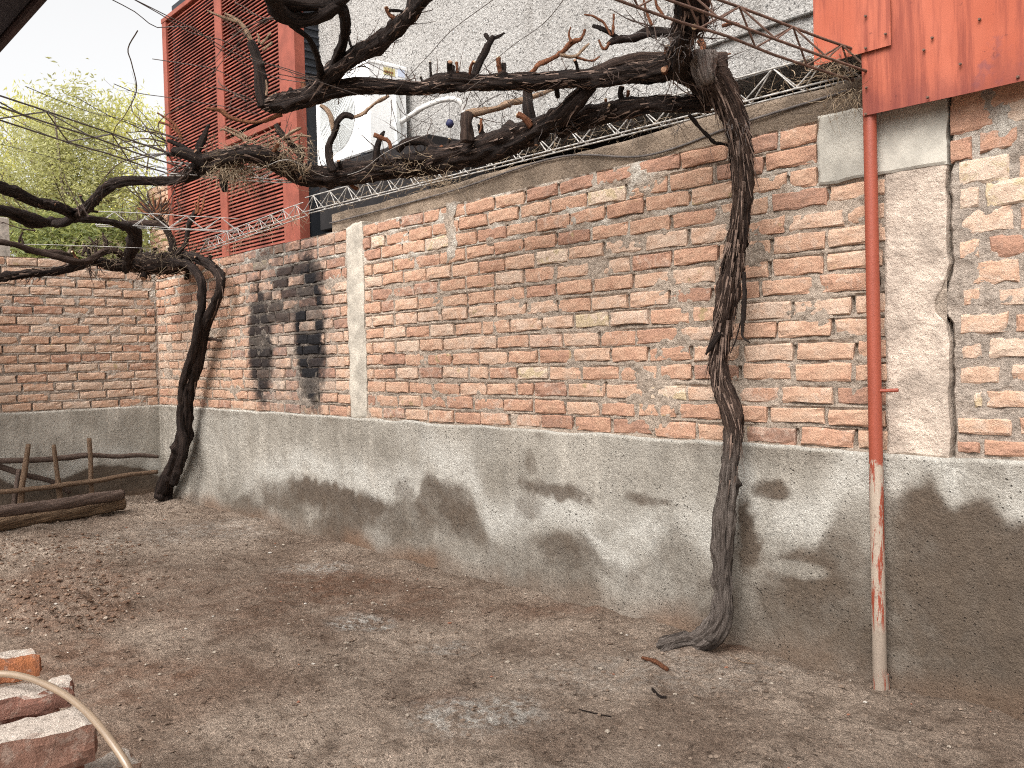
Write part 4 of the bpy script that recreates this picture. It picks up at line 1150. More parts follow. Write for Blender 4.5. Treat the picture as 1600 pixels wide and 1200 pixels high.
rivets(big, [(1353, 137), (1352, 178), (1449, 152), (1456, 59), (1443, 78), (1590, 120), (1530, 30), (1500, 100)], -0.112)
rivets(small, [(1352, 25), (1352, 75), (1383, 53)], -0.130)
post = thing('post', 'slim round steel post, red above and bare below, against the wall', 'post', (*PY(1374, 1060, -0.075)[:2], 0))
p0 = PZ(1374, 1064, 0.0); p0 = np.array([p0[0], -0.075, -0.1]); p1 = PY(1359, 180, -0.066)
pm_ = PY(1366, 620, -0.072); pl_ = PY(1371, 760, -0.073)
p0 = PY(1375, 1064, -0.075); dz_ = (p1 - p0) / (p1[2] - p0[2])
link('tube', tube_mesh('tube', [[*(p0 + dz_ * (q - p0[2])), 0.0282 - 0.001 * q] for q in (-0.1, 0.3, 0.9, 1.5, 2.1, 2.42)], 20, 0.04), MAT['post'], post)
mb = MB(); a = PY(1369, 611, -0.075); mb.rod(a + (0, 0.0, 0), a + (0.085, 0.012, 0.004), 0.0075, 8); mb.build('peg', MAT['post'], post)
mb = MB(); mb.rod(PY(1376, 1050, -0.07) * (1, 1, 0) + (0, 0.01, -0.05), PY(1376, 1050, -0.07) * (1, 1, 0) + (0, 0, 0.06), 0.034, 14, 0.031); mb.build('base_collar', MAT['post'], post)

# ------------------------------------------------------------------ house on the camera's side: only its eave shows
e0 = PZ(30, 27, 2.62)
eave = thing('house_eave', 'dark eave corner of the near house roof against the sky', 'roof', (-4, float(e0[1]) - 0.5, 2.62))
mb = MB(); mb.box((-11.0, float(e0[1]) - 1.1, 2.62), (2.5, float(e0[1]), 2.76), 0.01); mb.build('roof_slab', MAT['eave'], eave)
mb = MB(); mb.box((-11.0, float(e0[1]) + 0.001, 2.60), (2.5, float(e0[1]) + 0.022, 2.78), 0.004); mb.build('fascia', MAT['eave_edge'], eave)

# ------------------------------------------------------------------ vines
def limb(parent, name, pts, mat='bark_dark', step=None, seg=None, lump=0.18, ridge=0.36, seed=None, twist=1.5, rk=5.0):
    """pts: (px, py, mode, value, width_px): mode 'y' wall-parallel plane, 'z' height, 't' depth, 'x' plane"""
    out = []
    for (a, b, m, val, w) in pts:
        p = {'y': PY, 'z': PZ, 't': PT, 'x': PX}[m](a, b, val)
        out.append([*p, 0.5 * w * 0.84 * depth(p) / F])
    rm = float(np.mean([o[3] for o in out]))
    step = step or max(0.006, min(0.02, rm * 0.4))
    seg = seg or int(min(30, max(7, rm * 520)))
    seed = rng.randrange(1000) if seed is None else seed
    me = tube_mesh(name, out, seg, step, lump, ridge, seed, twist, rk)
    o = link(name, me, MAT[mat], parent)
    return o, np.array(out)

STRIPS = []
def shaggy(curve, n, lmin=0.05, lmax=0.16, hang=0.6, w=0.006, seed=0):
    """loose strips of bark lifting off a limb"""
    r = np.random.RandomState(seed)
    R = catmull(curve, 0.02); C = R[:, :3]; T, U, W = frames(C)
    for _ in range(n):
        i = r.randint(1, len(C) - 1); a = r.rand() * 6.283
        nrm = math.cos(a) * U[i] + math.sin(a) * W[i]
        p = C[i] + nrm * R[i, 3] * (0.98 + 0.1 * r.rand())
        L = lmin + (lmax - lmin) * r.rand() ** 2
        d = T[i] * (1 if r.rand() < 0.5 else -1)
        if d[2] > 0.3: d = -d
        side = np.cross(d, nrm) * w * (0.4 + r.rand())
        pts = [p]
        out_ = nrm * (0.1 + 0.5 * r.rand())
        for k in range(1, 4):
            p = p + (d + out_ * (k / 3.0) + np.array([0, 0, -1.0]) * hang * r.rand() * (k / 3.0)) * L / 3
            pts.append(p)
        b = []
        for k, q in enumerate(pts):
            s = side * (1 - k / 3.4)
            b += [q - s, q + s]
        STRIPS.append((b, [(0, 1, 3, 2), (2, 3, 5, 4), (4, 5, 7, 6)]))
def build_strips(name, parent):
    global STRIPS
    mb = MB()
    for v_, f_ in STRIPS: mb.add(v_, f_)
    o = mb.build(name, MAT['strip'], parent); tag(o, kind='stuff'); STRIPS = []
    return o

vine = thing('grape_vine', 'old gnarled grape vine with grey twisted trunk standing before the middle wall', 'vine', (float(PZ(1100, 1010, 0)[0]), -0.2, 0))
TR = [(1036, 1016, 'z', 0.0, 30), (1060, 1008, 'z', 0.035, 30), (1088, 1002, 'y', -0.235, 34), (1112, 984, 'y', -0.20, 36), (1127, 955, 'y', -0.18, 31), (1129, 905, 'y', -0.17, 29), (1129, 850, 'y', -0.165, 30), (1132, 800, 'y', -0.16, 31), (1140, 755, 'y', -0.155, 26),
      (1146, 705, 'y', -0.15, 24), (1147, 670, 'y', -0.15, 26), (1145, 648, 'y', -0.15, 29), (1135, 622, 'y', -0.15, 32), (1127, 596, 'y', -0.15, 31), (1123, 560, 'y', -0.15, 32), (1130, 510, 'y', -0.155, 30), (1140, 455, 'y', -0.17, 38), (1148, 400, 'y', -0.18, 36), (1155, 350, 'y', -0.20, 33), (1159, 300, 'y', -0.22, 34),
      (1159, 250, 'y', -0.24, 35), (1152, 205, 'y', -0.27, 36), (1138, 165, 'y', -0.30, 42), (1121, 130, 'y', -0.34, 46), (1102, 98, 'y', -0.37, 42), (1097, 84, 'y', -0.38, 38)]
TR = [(a, b, m, q, w * (1.22 if b > 640 else 1.08)) for a, b, m, q, w in TR]
tr, tc = limb(vine, 'trunk', TR, 'bark', step=0.008, seg=34, lump=0.13, ridge=0.46, seed=4, twist=1.4, rk=7.5)
limb(vine, 'root', [(1075, 1004, 'z', 0.05, 24), (1052, 1006, 'z', 0.04, 26), (1036, 1016, 'z', 0.012, 20), (1028, 1024, 'z', -0.02, 12)], 'bark', lump=0.4, ridge=0.5, step=0.006, seg=22)
limb(vine, 'root', [(1085, 1006, 'z', 0.04, 20), (1068, 1012, 'z', 0.025, 22), (1050, 1020, 'z', 0.0, 16), (1040, 1026, 'z', -0.03, 10)], 'bark', lump=0.45, ridge=0.5, step=0.006, seg=20)
limb(vine, 'root', [(1112, 995, 'y', -0.24, 18), (1092, 1008, 'z', 0.03, 18), (1076, 1016, 'z', -0.01, 12)], 'bark', lump=0.4, ridge=0.5, step=0.006, seg=18)
shaggy(tc[9:], 170, 0.04, 0.16, 0.3, 0.005, 1); shaggy(tc[14:19], 40, 0.08, 0.22, 0.4, 0.007, 2)
shaggy(tc[20:], 120, 0.05, 0.2, 0.6, 0.006, 3)
# loose slab of bark and splits on the upper trunk
limb(vine, 'bark_slab', [(1163, 425, 'y', -0.20, 8), (1163, 470, 'y', -0.21, 9), (1160, 510, 'y', -0.22, 7), (1160, 525, 'y', -0.23, 5), (1172, 536, 'y', -0.24, 2)], 'bark_dark')
limb(vine, 'bark_slab', [(1124, 520, 'y', -0.2, 10), (1113, 540, 'y', -0.21, 12), (1103, 554, 'y', -0.23, 4)], 'bark_dark')
limb(vine, 'bark_slab', [(1158, 500, 'y', -0.19, 3), (1150, 530, 'y', -0.2, 3), (1141, 552, 'y', -0.2, 2)], 'bark_dark')
# dead stump at the top of the trunk
limb(vine, 'cut_stump', [(1106, 130, 'y', -0.44, 30), (1101, 108, 'y', -0.46, 40), (1099, 92, 'y', -0.46, 42), (1099, 82, 'y', -0.46, 40)], 'torn', lump=0.12, ridge=0.7, rk=10)
# head and arms
hd, hc = limb(vine, 'head', [(1112, 150, 'z', 2.52, 40), (1088, 125, 'z', 2.60, 46), (1066, 100, 'z', 2.66, 54), (1066, 66, 't', 3.62, 46), (1076, 36, 't', 3.52, 56), (1086, 8, 't', 3.42, 66), (1082, -30, 't', 3.3, 60), (1070, -80, 't', 3.1, 54)], 'bark_dark', lump=0.24, ridge=0.32, seed=8)
shaggy(hc, 260, 0.03, 0.11, 0.5, 0.006, 4)
A1 = [(1070, 98, 'z', 2.66, 56), (1040, 106, 'z', 2.655, 48), (1010, 112, 'z', 2.65, 38), (980, 114, 'z', 2.65, 33), (930, 122, 'z', 2.64, 29), (880, 125, 'z', 2.64, 28), (830, 127, 'z', 2.64, 28), (780, 128, 'z', 2.64, 28), (745, 129, 'z', 2.64, 27), (715, 127, 'z', 2.64, 31), (690, 131, 'z', 2.64, 33), (660, 138, 'z', 2.63, 25),
      (620, 135, 'z', 2.63, 24), (570, 136, 'z', 2.62, 26), (530, 139, 'z', 2.62, 29), (490, 148, 'z', 2.61, 33), (450, 158, 'z', 2.60, 34), (415, 167, 'z', 2.60, 28)]
a1, c1 = limb(vine, 'arm', A1, 'bark_dark', step=0.011, seg=28, lump=0.15, ridge=0.42, seed=12)
shaggy(c1, 300, 0.025, 0.10, 0.6, 0.004, 5)
a1b, c1b = limb(vine, 'arm', [(1045, 95, 'z', 2.70, 30), (1000, 96, 'z', 2.70, 26), (960, 102, 'z', 2.69, 22), (925, 112, 'z', 2.67, 16), (905, 120, 'z', 2.65, 10)], 'bark', seed=13)
A2 = [(1110, 160, 'z', 2.52, 34), (1070, 162, 'z', 2.52, 34), (1030, 162, 'z', 2.52, 32), (990, 168, 'z', 2.52, 32), (950, 178, 'z', 2.52, 33), (910, 188, 'z', 2.51, 33), (870, 200, 'z', 2.51, 30)]
a2, c2 = limb(vine, 'arm', A2, 'bark_dark', step=0.011, seg=26, seed=17)
A3 = [(925, 132, 'z', 2.63, 22), (905, 152, 'z', 2.58, 30), (885, 172, 'z', 2.54, 32), (858, 192, 'z', 2.51, 36), (825, 210, 'z', 2.5, 42), (785, 224, 'z', 2.5, 46), (740, 237, 'z', 2.5, 46), (700, 247, 'z', 2.49, 42), (650, 257, 'z', 2.48, 37), (600, 264, 'z', 2.47, 36), (550, 271, 'z', 2.46, 36), (505, 277, 'z', 2.45, 37), (472, 274, 'z', 2.46, 35), (445, 258, 'z', 2.48, 32), (415, 244, 'z', 2.50, 34), (385, 238, 'z', 2.51, 30), (350, 246, 'z', 2.5, 30), (322, 258, 'z', 2.49, 32), (300, 270, 'z', 2.48, 22),
      (275, 280, 'z', 2.47, 17), (240, 282, 'z', 2.47, 15), (200, 282, 'z', 2.47, 15), (178, 287, 'z', 2.47, 17), (160, 300, 'z', 2.46, 18), (142, 318, 'z', 2.45, 18), (118, 334, 'z', 2.44, 20), (90, 324, 'z', 2.45, 19), (60, 315, 'z', 2.46, 19), (25, 303, 'z', 2.47, 20), (-20, 288, 'z', 2.48, 22), (-80, 275, 'z', 2.5, 22)]
a3, c3 = limb(vine, 'arm', A3, 'bark_dark', step=0.012, seg=26, lump=0.16, ridge=0.42, seed=19)
shaggy(c3[:18], 260, 0.025, 0.11, 0.6, 0.005, 6); shaggy(c2, 120, 0.02, 0.1, 0.8, 0.004, 7)
D1 = [(500, 138, 'z', 2.63, 34), (520, 112, 'z', 2.68, 34), (560, 86, 'z', 2.70, 33), (600, 62, 'z', 2.71, 31), (635, 28, 'z', 2.72, 27), (662, -2, 'z', 2.72, 25), (700, -45, 'z', 2.72, 25), (760, -100, 'z', 2.72, 24)]
d1, dc1 = limb(vine, 'arm', D1, 'bark_dark', seed=23); shaggy(dc1, 110, 0.03, 0.1, 0.5, 0.005, 8)
limb(vine, 'arm', [(508, 128, 'z', 2.66, 20), (522, 98, 'z', 2.70, 18), (537, 68, 'z', 2.74, 17), (541, 35, 'z', 2.78, 18), (532, 12, 'z', 2.78, 22), (505, 25, 'z', 2.76, 22), (478, 33, 'z', 2.75, 26), (450, 26, 'z', 2.75, 30), (432, 6, 'z', 2.76, 30), (420, -25, 'z', 2.76, 30)], 'bark_dark', seed=25)
limb(vine, 'arm', [(432, 0, 'z', 2.79, 26), (470, 4, 'z', 2.80, 32), (510, 6, 'z', 2.80, 22), (540, -6, 'z', 2.80, 20), (560, -40, 'z', 2.8, 20)], 'bark_dark', seed=26)
limb(vine, 'arm', [(503, 125, 'z', 2.66, 14), (495, 85, 'z', 2.70, 12), (480, 58, 'z', 2.73, 10), (455, 38, 'z', 2.75, 10)], 'bark_dark', seed=27)
def spur(name, mat, z, *pts, **k):
    return limb(vine, name, [(a, b, 'z', zz, w) for (a, b, zz, w) in [(p[0], p[1], z + i * k.get('dz', 0.0), p[2]) for i, p in enumerate(pts)]], mat, lump=k.get('lump', 0.22), ridge=0.18, seg=k.get('seg'))
TT = lambda pts, t, dt=0.0: [(a, b, 't', t + dt * i, w) for i, (a, b, w) in enumerate(pts)]
def sp(mat, t, pts, name='spur', lump=0.40, dt=0.0):
    return limb(vine, name, TT(pts, t, dt), mat, lump=lump, ridge=0.34, step=0.006)
tA = lambda p: depth(PZ(p[0], p[1], 2.64))
t0 = tA((742, 129))
sp('bark_dark', t0, [(741, 130, 14), (745, 106, 13), (756, 86, 12), (764, 66, 12), (770, 56, 9)])
sp('bark_dark', t0, [(766, 62, 7), (760, 55, 7), (757, 52, 4)]); sp('bark_dark', t0, [(769, 60, 7), (780, 56, 6), (788, 51, 4)])
t1 = depth(PZ(828, 207, 2.5))
sp('bark_dark', t1, [(833, 208, 17), (828, 180, 18), (823, 150, 17), (822, 132, 14)])
sp('cane', t1, [(824, 122, 9), (842, 101, 9), (870, 87, 9), (893, 66, 9), (908, 62, 7)], dt=-0.02)
sp('cane', t1 - 0.08, [(893, 66, 6), (889, 52, 4), (891, 42, 3)]); sp('cane', t1 - 0.08, [(908, 62, 6), (914, 46, 4)]); sp('pale_cane', t1 - 0.08, [(875, 86, 7), (900, 88, 6), (912, 75, 5), (921, 68, 3)]); sp('cane', t1 - 0.08, [(900, 88, 5), (922, 95, 5), (937, 88, 3)])
sp('bark', depth(PZ(735, 230, 2.5)), [(729, 222, 21), (727, 195, 20), (728, 176, 19)])
sp('pale_cane', depth(PZ(735, 230, 2.5)), [(728, 178, 13), (750, 176, 12), (780, 170, 11), (800, 160, 12), (818, 157, 12), (850, 146, 9), (875, 135, 6)])
sp('cane', depth(PZ(735, 230, 2.5)) - 0.05, [(752, 186, 6), (752, 198, 5), (749, 208, 3)], 'shoot')
tg = depth(PZ(412, 165, 2.6))
sp('bark_dark', tg, [(414, 168, 20), (408, 138, 20), (403, 105, 20), (398, 78, 18), (392, 64, 14)])
sp('pale_cane', tg, [(393, 66, 9), (385, 48, 9), (370, 32, 8), (352, 22, 5)]); sp('pale_cane', tg, [(372, 34, 6), (345, 26, 5), (324, 17, 3)])
for q in ([(408, 70, 6), (418, 58, 5), (424, 52, 4)], [(405, 68, 5), (404, 57, 4), (402, 53, 3)], [(410, 78, 6), (422, 70, 5), (426, 66, 4)], [(417, 150, 6), (418, 138, 5), (416, 125, 3)], [(422, 152, 6), (428, 148, 4), (432, 144, 3)]):
    sp('pale_cane', tg - 0.03, q, 'cut_shoot')
sp('cane', tg, [(440, 178, 10), (415, 188, 9), (388, 190, 8), (362, 184, 8), (345, 174, 9), (322, 170, 6)])
tI = depth(PZ(520, 268, 2.46))
sp('bark_dark', tI, [(522, 268, 14), (516, 250, 13), (514, 230, 13), (520, 210, 13), (526, 193, 12)]); sp('pale_cane', tI, [(522, 205, 9), (515, 180, 9), (508, 170, 8), (500, 165, 6)])
sp('bark_dark', tI, [(526, 196, 11), (538, 182, 11), (552, 184, 9)]); sp('pale_cane', tI, [(548, 186, 8), (572, 174, 7), (590, 160, 7), (608, 150, 5)])
tJ = depth(PZ(320, 255, 2.49))
sp('bark_dark', tJ, [(335, 262, 24), (312, 246, 22), (290, 236, 18), (270, 232, 12)]); sp('bark_dark', tJ, [(300, 240, 10), (278, 226, 9), (262, 219, 5)]); sp('bark_dark', tJ, [(300, 244, 9), (275, 240, 8), (261, 243, 5)])
sp('bark_dark', tJ, [(308, 238, 12), (318, 218, 11), (328, 196, 8)]); sp('cane', tJ, [(284, 222, 5), (274, 196, 5), (246, 176, 3)]); sp('cane', tJ, [(281, 210, 5), (265, 196, 5), (248, 190, 4)])
sp('pale_cane', tJ, [(395, 222, 5), (370, 212, 6), (350, 202, 5), (344, 204, 3)]); sp('pale_cane', tJ, [(385, 215, 5), (365, 203, 4), (352, 198, 3)])
sp('bark_dark', tJ, [(352, 250, 22), (350, 280, 18), (353, 298, 12)])
sp('bark_dark', tI, [(470, 240, 12), (455, 225, 12), (440, 210, 12), (430, 196, 10)]); sp('bark_dark', tI, [(462, 262, 14), (470, 245, 13), (466, 228, 10)])
for q in ([(440, 218, 6), (455, 208, 6), (470, 199, 4)], [(445, 215, 5), (466, 212, 5), (486, 214, 3)], [(446, 222, 5), (462, 219, 4), (472, 208, 3)], [(478, 268, 5), (484, 262, 5), (486, 254, 3)]):
    sp('pale_cane', tI - 0.03, q, 'cut_shoot')
t6 = depth(PZ(650, 255, 2.48))
# the tangled knot with a hole through it
kn = [(620, 235, 12), (632, 222, 14), (650, 219, 16), (668, 224, 14), (676, 236, 12), (668, 248, 12), (648, 251, 12), (628, 247, 12)]
sp('bark_dark', t6 - 0.05, kn, 'knot', 0.3)
sp('bark_dark', t6 - 0.03, [(585, 252, 14), (590, 232, 13), (596, 212, 9), (600, 204, 4)]); sp('cane', t6 - 0.08, [(612, 232, 7), (606, 219, 7), (584, 212, 8)], 'cut_shoot'); sp('cane', t6 - 0.08, [(672, 246, 5), (682, 236, 5), (692, 228, 4)], 'cut_shoot')
tk = depth(PZ(1000, 60, 2.75))
sp('bark_dark', tk, [(1050, 50, 20), (1015, 50, 18), (985, 58, 16), (962, 62, 16), (948, 68, 8)]); sp('bark_dark', tk, [(965, 60, 10), (945, 48, 9), (926, 39, 6)])
for q in ([(955, 55, 5), (945, 38, 5), (930, 27, 4), (913, 22, 3)], [(958, 55, 5), (958, 40, 5), (959, 22, 4)], [(952, 66, 5), (944, 76, 5), (936, 62, 3)], [(1018, 40, 6), (1010, 18, 5), (1005, -5, 4)], [(1040, 30, 6), (1028, 12, 5), (1022, -5, 4)]):
    sp('cane', tk - 0.03, q, 'cut_shoot')
for q in ([(1118, 92, 5), (1130, 87, 5), (1142, 84, 4)], [(1092, 62, 12), (1098, 72, 12), (1094, 84, 10)], [(1128, 40, 7), (1140, 38, 7), (1155, 37, 4)]):
    sp('cane', tk + 0.4, q, 'cut_shoot')
sp('bark_dark', 3.75, [(1078, 178, 7), (1090, 195, 7), (1103, 208, 7), (1116, 222, 6), (1138, 227, 5)], dt=0.03)
def stubs(parent, curve, n, seed, lmin=0.02, lmax=0.075, upbias=0.7):
    """short pruned spurs with a pale cut face"""
    r = np.random.RandomState(seed)
    R = catmull(curve, 0.02); C = R[:, :3]; T, U, W = frames(C)
    for _ in range(n):
        i = r.randint(2, len(C) - 2); rad = R[i, 3]
        d = unit(r.randn(3) - T[i] * 0.0 + (0, 0, upbias)); d = unit(d - T[i] * (d @ T[i]) * 0.7)
        L = lmin + (lmax - lmin) * r.rand(); w = rad * (0.14 + 0.16 * r.rand())
        p = C[i] + d * rad * 0.7; side = unit(r.randn(3)) * L * 0.18
        pts = [[*p, w * 1.5], [*(p + d * (L * 0.5 + rad * 0.15) + side), w], [*(p + d * (L + rad * 0.3)), w * 1.15]]
        o = link('spur', tube_mesh('spur', pts, 9, 0.006, 0.35, 0.3, int(r.randint(999))), MAT['bark_dark' if r.rand() < 0.7 else 'cane'], parent)
        e = np.array(pts[-1][:3]); d2 = unit(e - np.array(pts[1][:3]))
        mb = MB(); mb.rod(e, e + d2 * w * 0.45, w * 1.05, 8, w * 0.8); mb.build('cut_face', MAT['pale_cut' if r.rand() < 0.45 else 'cane_cut'], o)
stubs(vine, c1, 16, 1); stubs(vine, c3[:19], 20, 2); stubs(vine, c3[19:], 8, 3); stubs(vine, c2, 8, 4); stubs(vine, dc1, 8, 5); stubs(vine, hc, 10, 6)
shaggy(c1, 260, 0.02, 0.07, 0.3, 0.0025, 35); shaggy(c3[:20], 260, 0.02, 0.08, 0.3, 0.0025, 36); shaggy(tc[8:], 260, 0.03, 0.12, 0.2, 0.0028, 37); shaggy(c3[18:], 120, 0.02, 0.07, 0.4, 0.003, 38)
build_strips('shaggy_bark', vine)
# dry straw, tendrils and old leaf stalks caught in the arms
def tangle(name, parent, cells, mat, seed):
    """cells: (px, py, depth, spread_px, count, length_px, droop)"""
    r = np.random.RandomState(seed); mb = MB()
    for (a, b, t, s, n, L, dr) in cells:
        for _ in range(n):
            c = PT(a + r.randn() * s * 1.3, b + r.randn() * s * 0.5, t + r.randn() * s * t / F * 0.6)
            d = unit(r.randn(3) * (1, 1, 0.6) + (0, 0, -dr)); l = L * t / F * (0.4 + r.rand())
            rr = (0.4 + 0.6 * r.rand()) * 0.0022
            p = c
            bend = 0.35 * r.randn(3)
            for k in range(5):
                q = p + (d + bend * k * 0.5 + 0.22 * r.randn(3)) * l / 5
                mb.rod(p, q, rr * (1 - 0.13 * k), 3, rr * (0.87 - 0.13 * k)); p = q
    o = mb.build(name, MAT[mat], parent); return tag(o, kind='stuff')
tangle('dead_twigs', vine, [(400, 240, tJ - 0.05, 30, 420, 26, 0.5), (365, 262, tJ - 0.05, 14, 260, 34, 1.2), (440, 246, tJ - 0.03, 20, 160, 22, 0.3), (650, 262, t6 - 0.08, 28, 90, 22, 0.2), (460, 230, tI, 14, 90, 22, 0.2)], 'straw', 3)
tangle('fine_tendrils', vine, [(700 + 30 * k, 142, depth(PZ(700 + 30 * k, 142, 2.62)), 12, 9, 26, 0.8) for k in range(12)] + [(880 + 25 * k, 190, depth(PZ(900, 190, 2.5)), 12, 8, 26, 0.8) for k in range(9)] + [(1075, 60, 3.5, 25, 80, 30, 0.4)] + [(1150, 190, 3.75, 7, 30, 30, 1.5)], 'wire', 4)

def brush(name, parent, cells, mat, seed):
    """crooked, forking thin canes: (px, py, depth, angle_deg, length_px, count, width_px)"""
    r = np.random.RandomState(seed); mb = MB()
    right = ROT @ np.array([1.0, 0, 0]); up = np.array([0, 0, 1.0]); fwd = ROT @ np.array([0, 0, 1.0])
    def grow(p, d, L, rad, lev):
        n = max(4, int(L / 0.035)); kink = r.randn(3) * 0.10
        for k in range(n):
            d = unit(d + kink * 0.6 + 0.10 * r.randn(3))
            if r.rand() < 0.22: kink = r.randn(3) * 0.14
            q = p + d * L / n
            r2 = rad * (1 - 0.75 / n)
            mb.rod(p, q, rad * (1.5 if r.rand() < 0.12 else 1.0), 4, r2); p = q; rad = r2
            if lev < 2 and r.rand() < 1.3 / n:
                grow(p, unit(d + 0.8 * r.randn(3)), L * (0.25 + 0.35 * r.rand()), rad * 0.75, lev + 1)
    for (a, b, t, ang, L, n, w) in cells:
        for _ in range(n):
            A = math.radians(ang + r.randn() * 22)
            p = PT(a + r.randn() * 8, b + r.randn() * 6, t)
            d = unit(right * math.cos(A) + up * math.sin(A) + fwd * 0.5 * r.randn())
            grow(p, d, L * t / F * (0.5 + 0.8 * r.rand()), 0.5 * w * t / F * (0.6 + 0.6 * r.rand()), 0)
    return tag(mb.build(name, MAT[mat], parent), kind='stuff')
brush('thin_canes', vine, [(270, 240, tJ, 165, 150, 5, 2.6), (300, 262, tJ, 185, 130, 4, 2.4), (270, 225, tJ, 140, 90, 4, 2.4), (120, 335, 5.6, 120, 80, 4, 2.2), (330, 255, tJ, 80, 50, 5, 2.6), (400, 160, tg, 150, 120, 4, 2.4), (400, 90, tg, 130, 70, 4, 2.4), (430, 30, 3.7, 200, 150, 4, 2.2),
      (520, 120, 4.0, 190, 90, 5, 2.4), (560, 90, 3.9, -60, 50, 4, 2.0), (620, 150, 4.3, -70, 60, 4, 2.0), (730, 180, 4.8, 20, 90, 4, 2.2), (600, 255, 4.9, 60, 60, 6, 2.4), (660, 250, 4.9, 80, 60, 6, 2.4), (800, 220, 4.6, 70, 60, 4, 2.2), (900, 185, 4.2, 60, 50, 5, 2.2), (960, 110, 3.9, -80, 45, 5, 2.2),
      (1010, 50, 3.3, 120, 60, 6, 2.6), (1080, 60, 3.5, 40, 60, 8, 2.4), (1100, 110, 3.7, 20, 60, 6, 2.4), (1060, 120, 3.7, -90, 40, 6, 2.0), (480, 270, 5.0, 120, 60, 6, 2.4), (440, 250, 4.8, 100, 60, 6, 2.4)] + [(460 + 36 * k, 150 - 1.6 * k, depth(PZ(460 + 36 * k, 150 - 1.6 * k, 2.64)), 70 + 40 * math.sin(k * 1.7), 42, 3, 2.3) for k in range(15)] + [(480 + 34 * k, 275 - 0.45 * k * k, depth(PZ(480 + 34 * k, 275 - 0.45 * k * k, 2.5)), 80 + 45 * math.sin(k * 2.3), 42, 4, 2.3) for k in range(12)] + [(530 + 22 * k, 105 - 17 * k, 3.8 - 0.1 * k, 20 + 60 * (k % 2), 45, 3, 2.2) for k in range(6)], 'twig_dark', 31)
# ------------------------------------------------------------------ the far vine in the corner
vine2 = thing('grape_vine', 'dark double stemmed grape vine leaning in the far corner of the yard', 'vine', (XC + 0.35, -0.15, 0))
def lf(mat, pts, name='arm', **k): return limb(vine2, name, pts, mat, **k)
yy = lambda pts, y=-0.16: [(a, b, 'y', y, w) for a, b, w in pts]
s1, q1 = lf('bark_dark', [(250, 780, 'y', -0.20, 26)] + yy([(256, 765, 30), (270, 733, 26), (284, 692, 27), (291, 650, 22), (297, 602, 25), (308, 552, 26), (319, 510, 23), (331, 484, 18), (342, 458, 15), (343, 436, 17), (331, 417, 17), (308, 404, 18), (285, 400, 18)]) + [(255, 404, 't', 8.75, 22)], 'trunk', lump=0.14, ridge=0.3, seed=31)
s2, q2 = lf('bark_dark', yy([(272, 755, 15), (287, 705, 16), (283, 665, 14), (282, 640, 14), (286, 600, 16), (298, 560, 16), (309, 520, 16), (315, 475, 15), (314, 440, 14), (304, 420, 14), (285, 410, 14)], -0.22) + [(255, 410, 't', 8.7, 20)], 'trunk', lump=0.14, ridge=0.3, seed=32)
lf('bark', yy([(310, 530, 6), (330, 530, 6), (345, 532, 5)], -0.1), 'cut_shoot')
hd2, hq = lf('bark_dark', TT([(300, 406, 20), (270, 414, 34), (240, 414, 38), (212, 412, 34), (190, 410, 22)], 8.7, -0.05), 'head', lump=0.25, ridge=0.3, seed=33)
shaggy(hq, 160, 0.05, 0.22, 1.2, 0.009, 11); shaggy(q1[5:], 120, 0.04, 0.16, 0.5, 0.008, 12)
_, qa = lf('bark_dark', TT([(215, 412, 24), (180, 414, 20), (150, 408, 17), (118, 415, 16), (80, 424, 15), (40, 428, 14), (0, 434, 15), (-50, 440, 15)], 8.5, -0.14), seed=34)
shaggy(qa, 80, 0.04, 0.14, 1.0, 0.007, 13)
lf('bark', TT([(200, 405, 14), (175, 390, 12), (150, 402, 12), (130, 410, 12), (95, 403, 11), (55, 392, 11), (20, 382, 10), (-40, 372, 10)], 8.4, -0.14), seed=35)
lf('bark', TT([(112, 402, 12), (92, 396, 11), (60, 394, 9), (40, 392, 7)], 8.0, -0.1), seed=36)
lf('bark_dark', TT([(196, 424, 12), (202, 400, 20), (212, 375, 24), (206, 358, 20), (190, 352, 14), (165, 345, 12), (130, 343, 14), (100, 345, 13), (75, 348, 15), (50, 340, 15), (20, 330, 14), (-30, 318, 14)], 8.4, -0.22), seed=37)
lf('bark_dark', TT([(66, 350, 14), (48, 348, 18), (30, 340, 16), (8, 334, 14), (-30, 328, 14)], 6.6, -0.12), seed=38)
lf('bark_dark', TT([(120, 334, 16), (105, 345, 15), (85, 350, 13)], 6.4, 0.05), seed=39)
lf('bark', TT([(262, 355, 10), (235, 350, 14), (205, 350, 14), (175, 352, 8)], 8.3, -0.05), seed=40)
lf('bark_dark', TT([(268, 406, 16), (270, 385, 13), (262, 362, 12), (252, 345, 14), (240, 338, 12)], 8.6), seed=41)
lf('bark_dark', TT([(276, 398, 9), (290, 380, 8), (294, 355, 9), (302, 338, 10), (308, 330, 9)], 8.4), 'spur', seed=42)
for q in ([(309, 333, 5), (310, 318, 4), (312, 303, 3)], [(312, 333, 5), (317, 322, 4), (319, 310, 3)], [(306, 334, 4), (306, 325, 3), (305, 316, 3)]):
    lf('cane', TT(q, 8.35), 'cut_shoot')
for k in range(16):
    a = math.radians(-170 + 160 * k / 15.0 + rng.uniform(-8, 8)); L = rng.uniform(18, 34)
    lf('cane' if k % 2 else 'bark', TT([(242 + rng.uniform(-6, 6), 338 + rng.uniform(-4, 4), 5), (242 + 0.5 * L * math.cos(a), 338 + 0.55 * L * math.sin(a), 5), (242 + L * math.cos(a), 336 + L * math.sin(a) + rng.uniform(-4, 4), 3)], 8.5), 'cut_shoot')
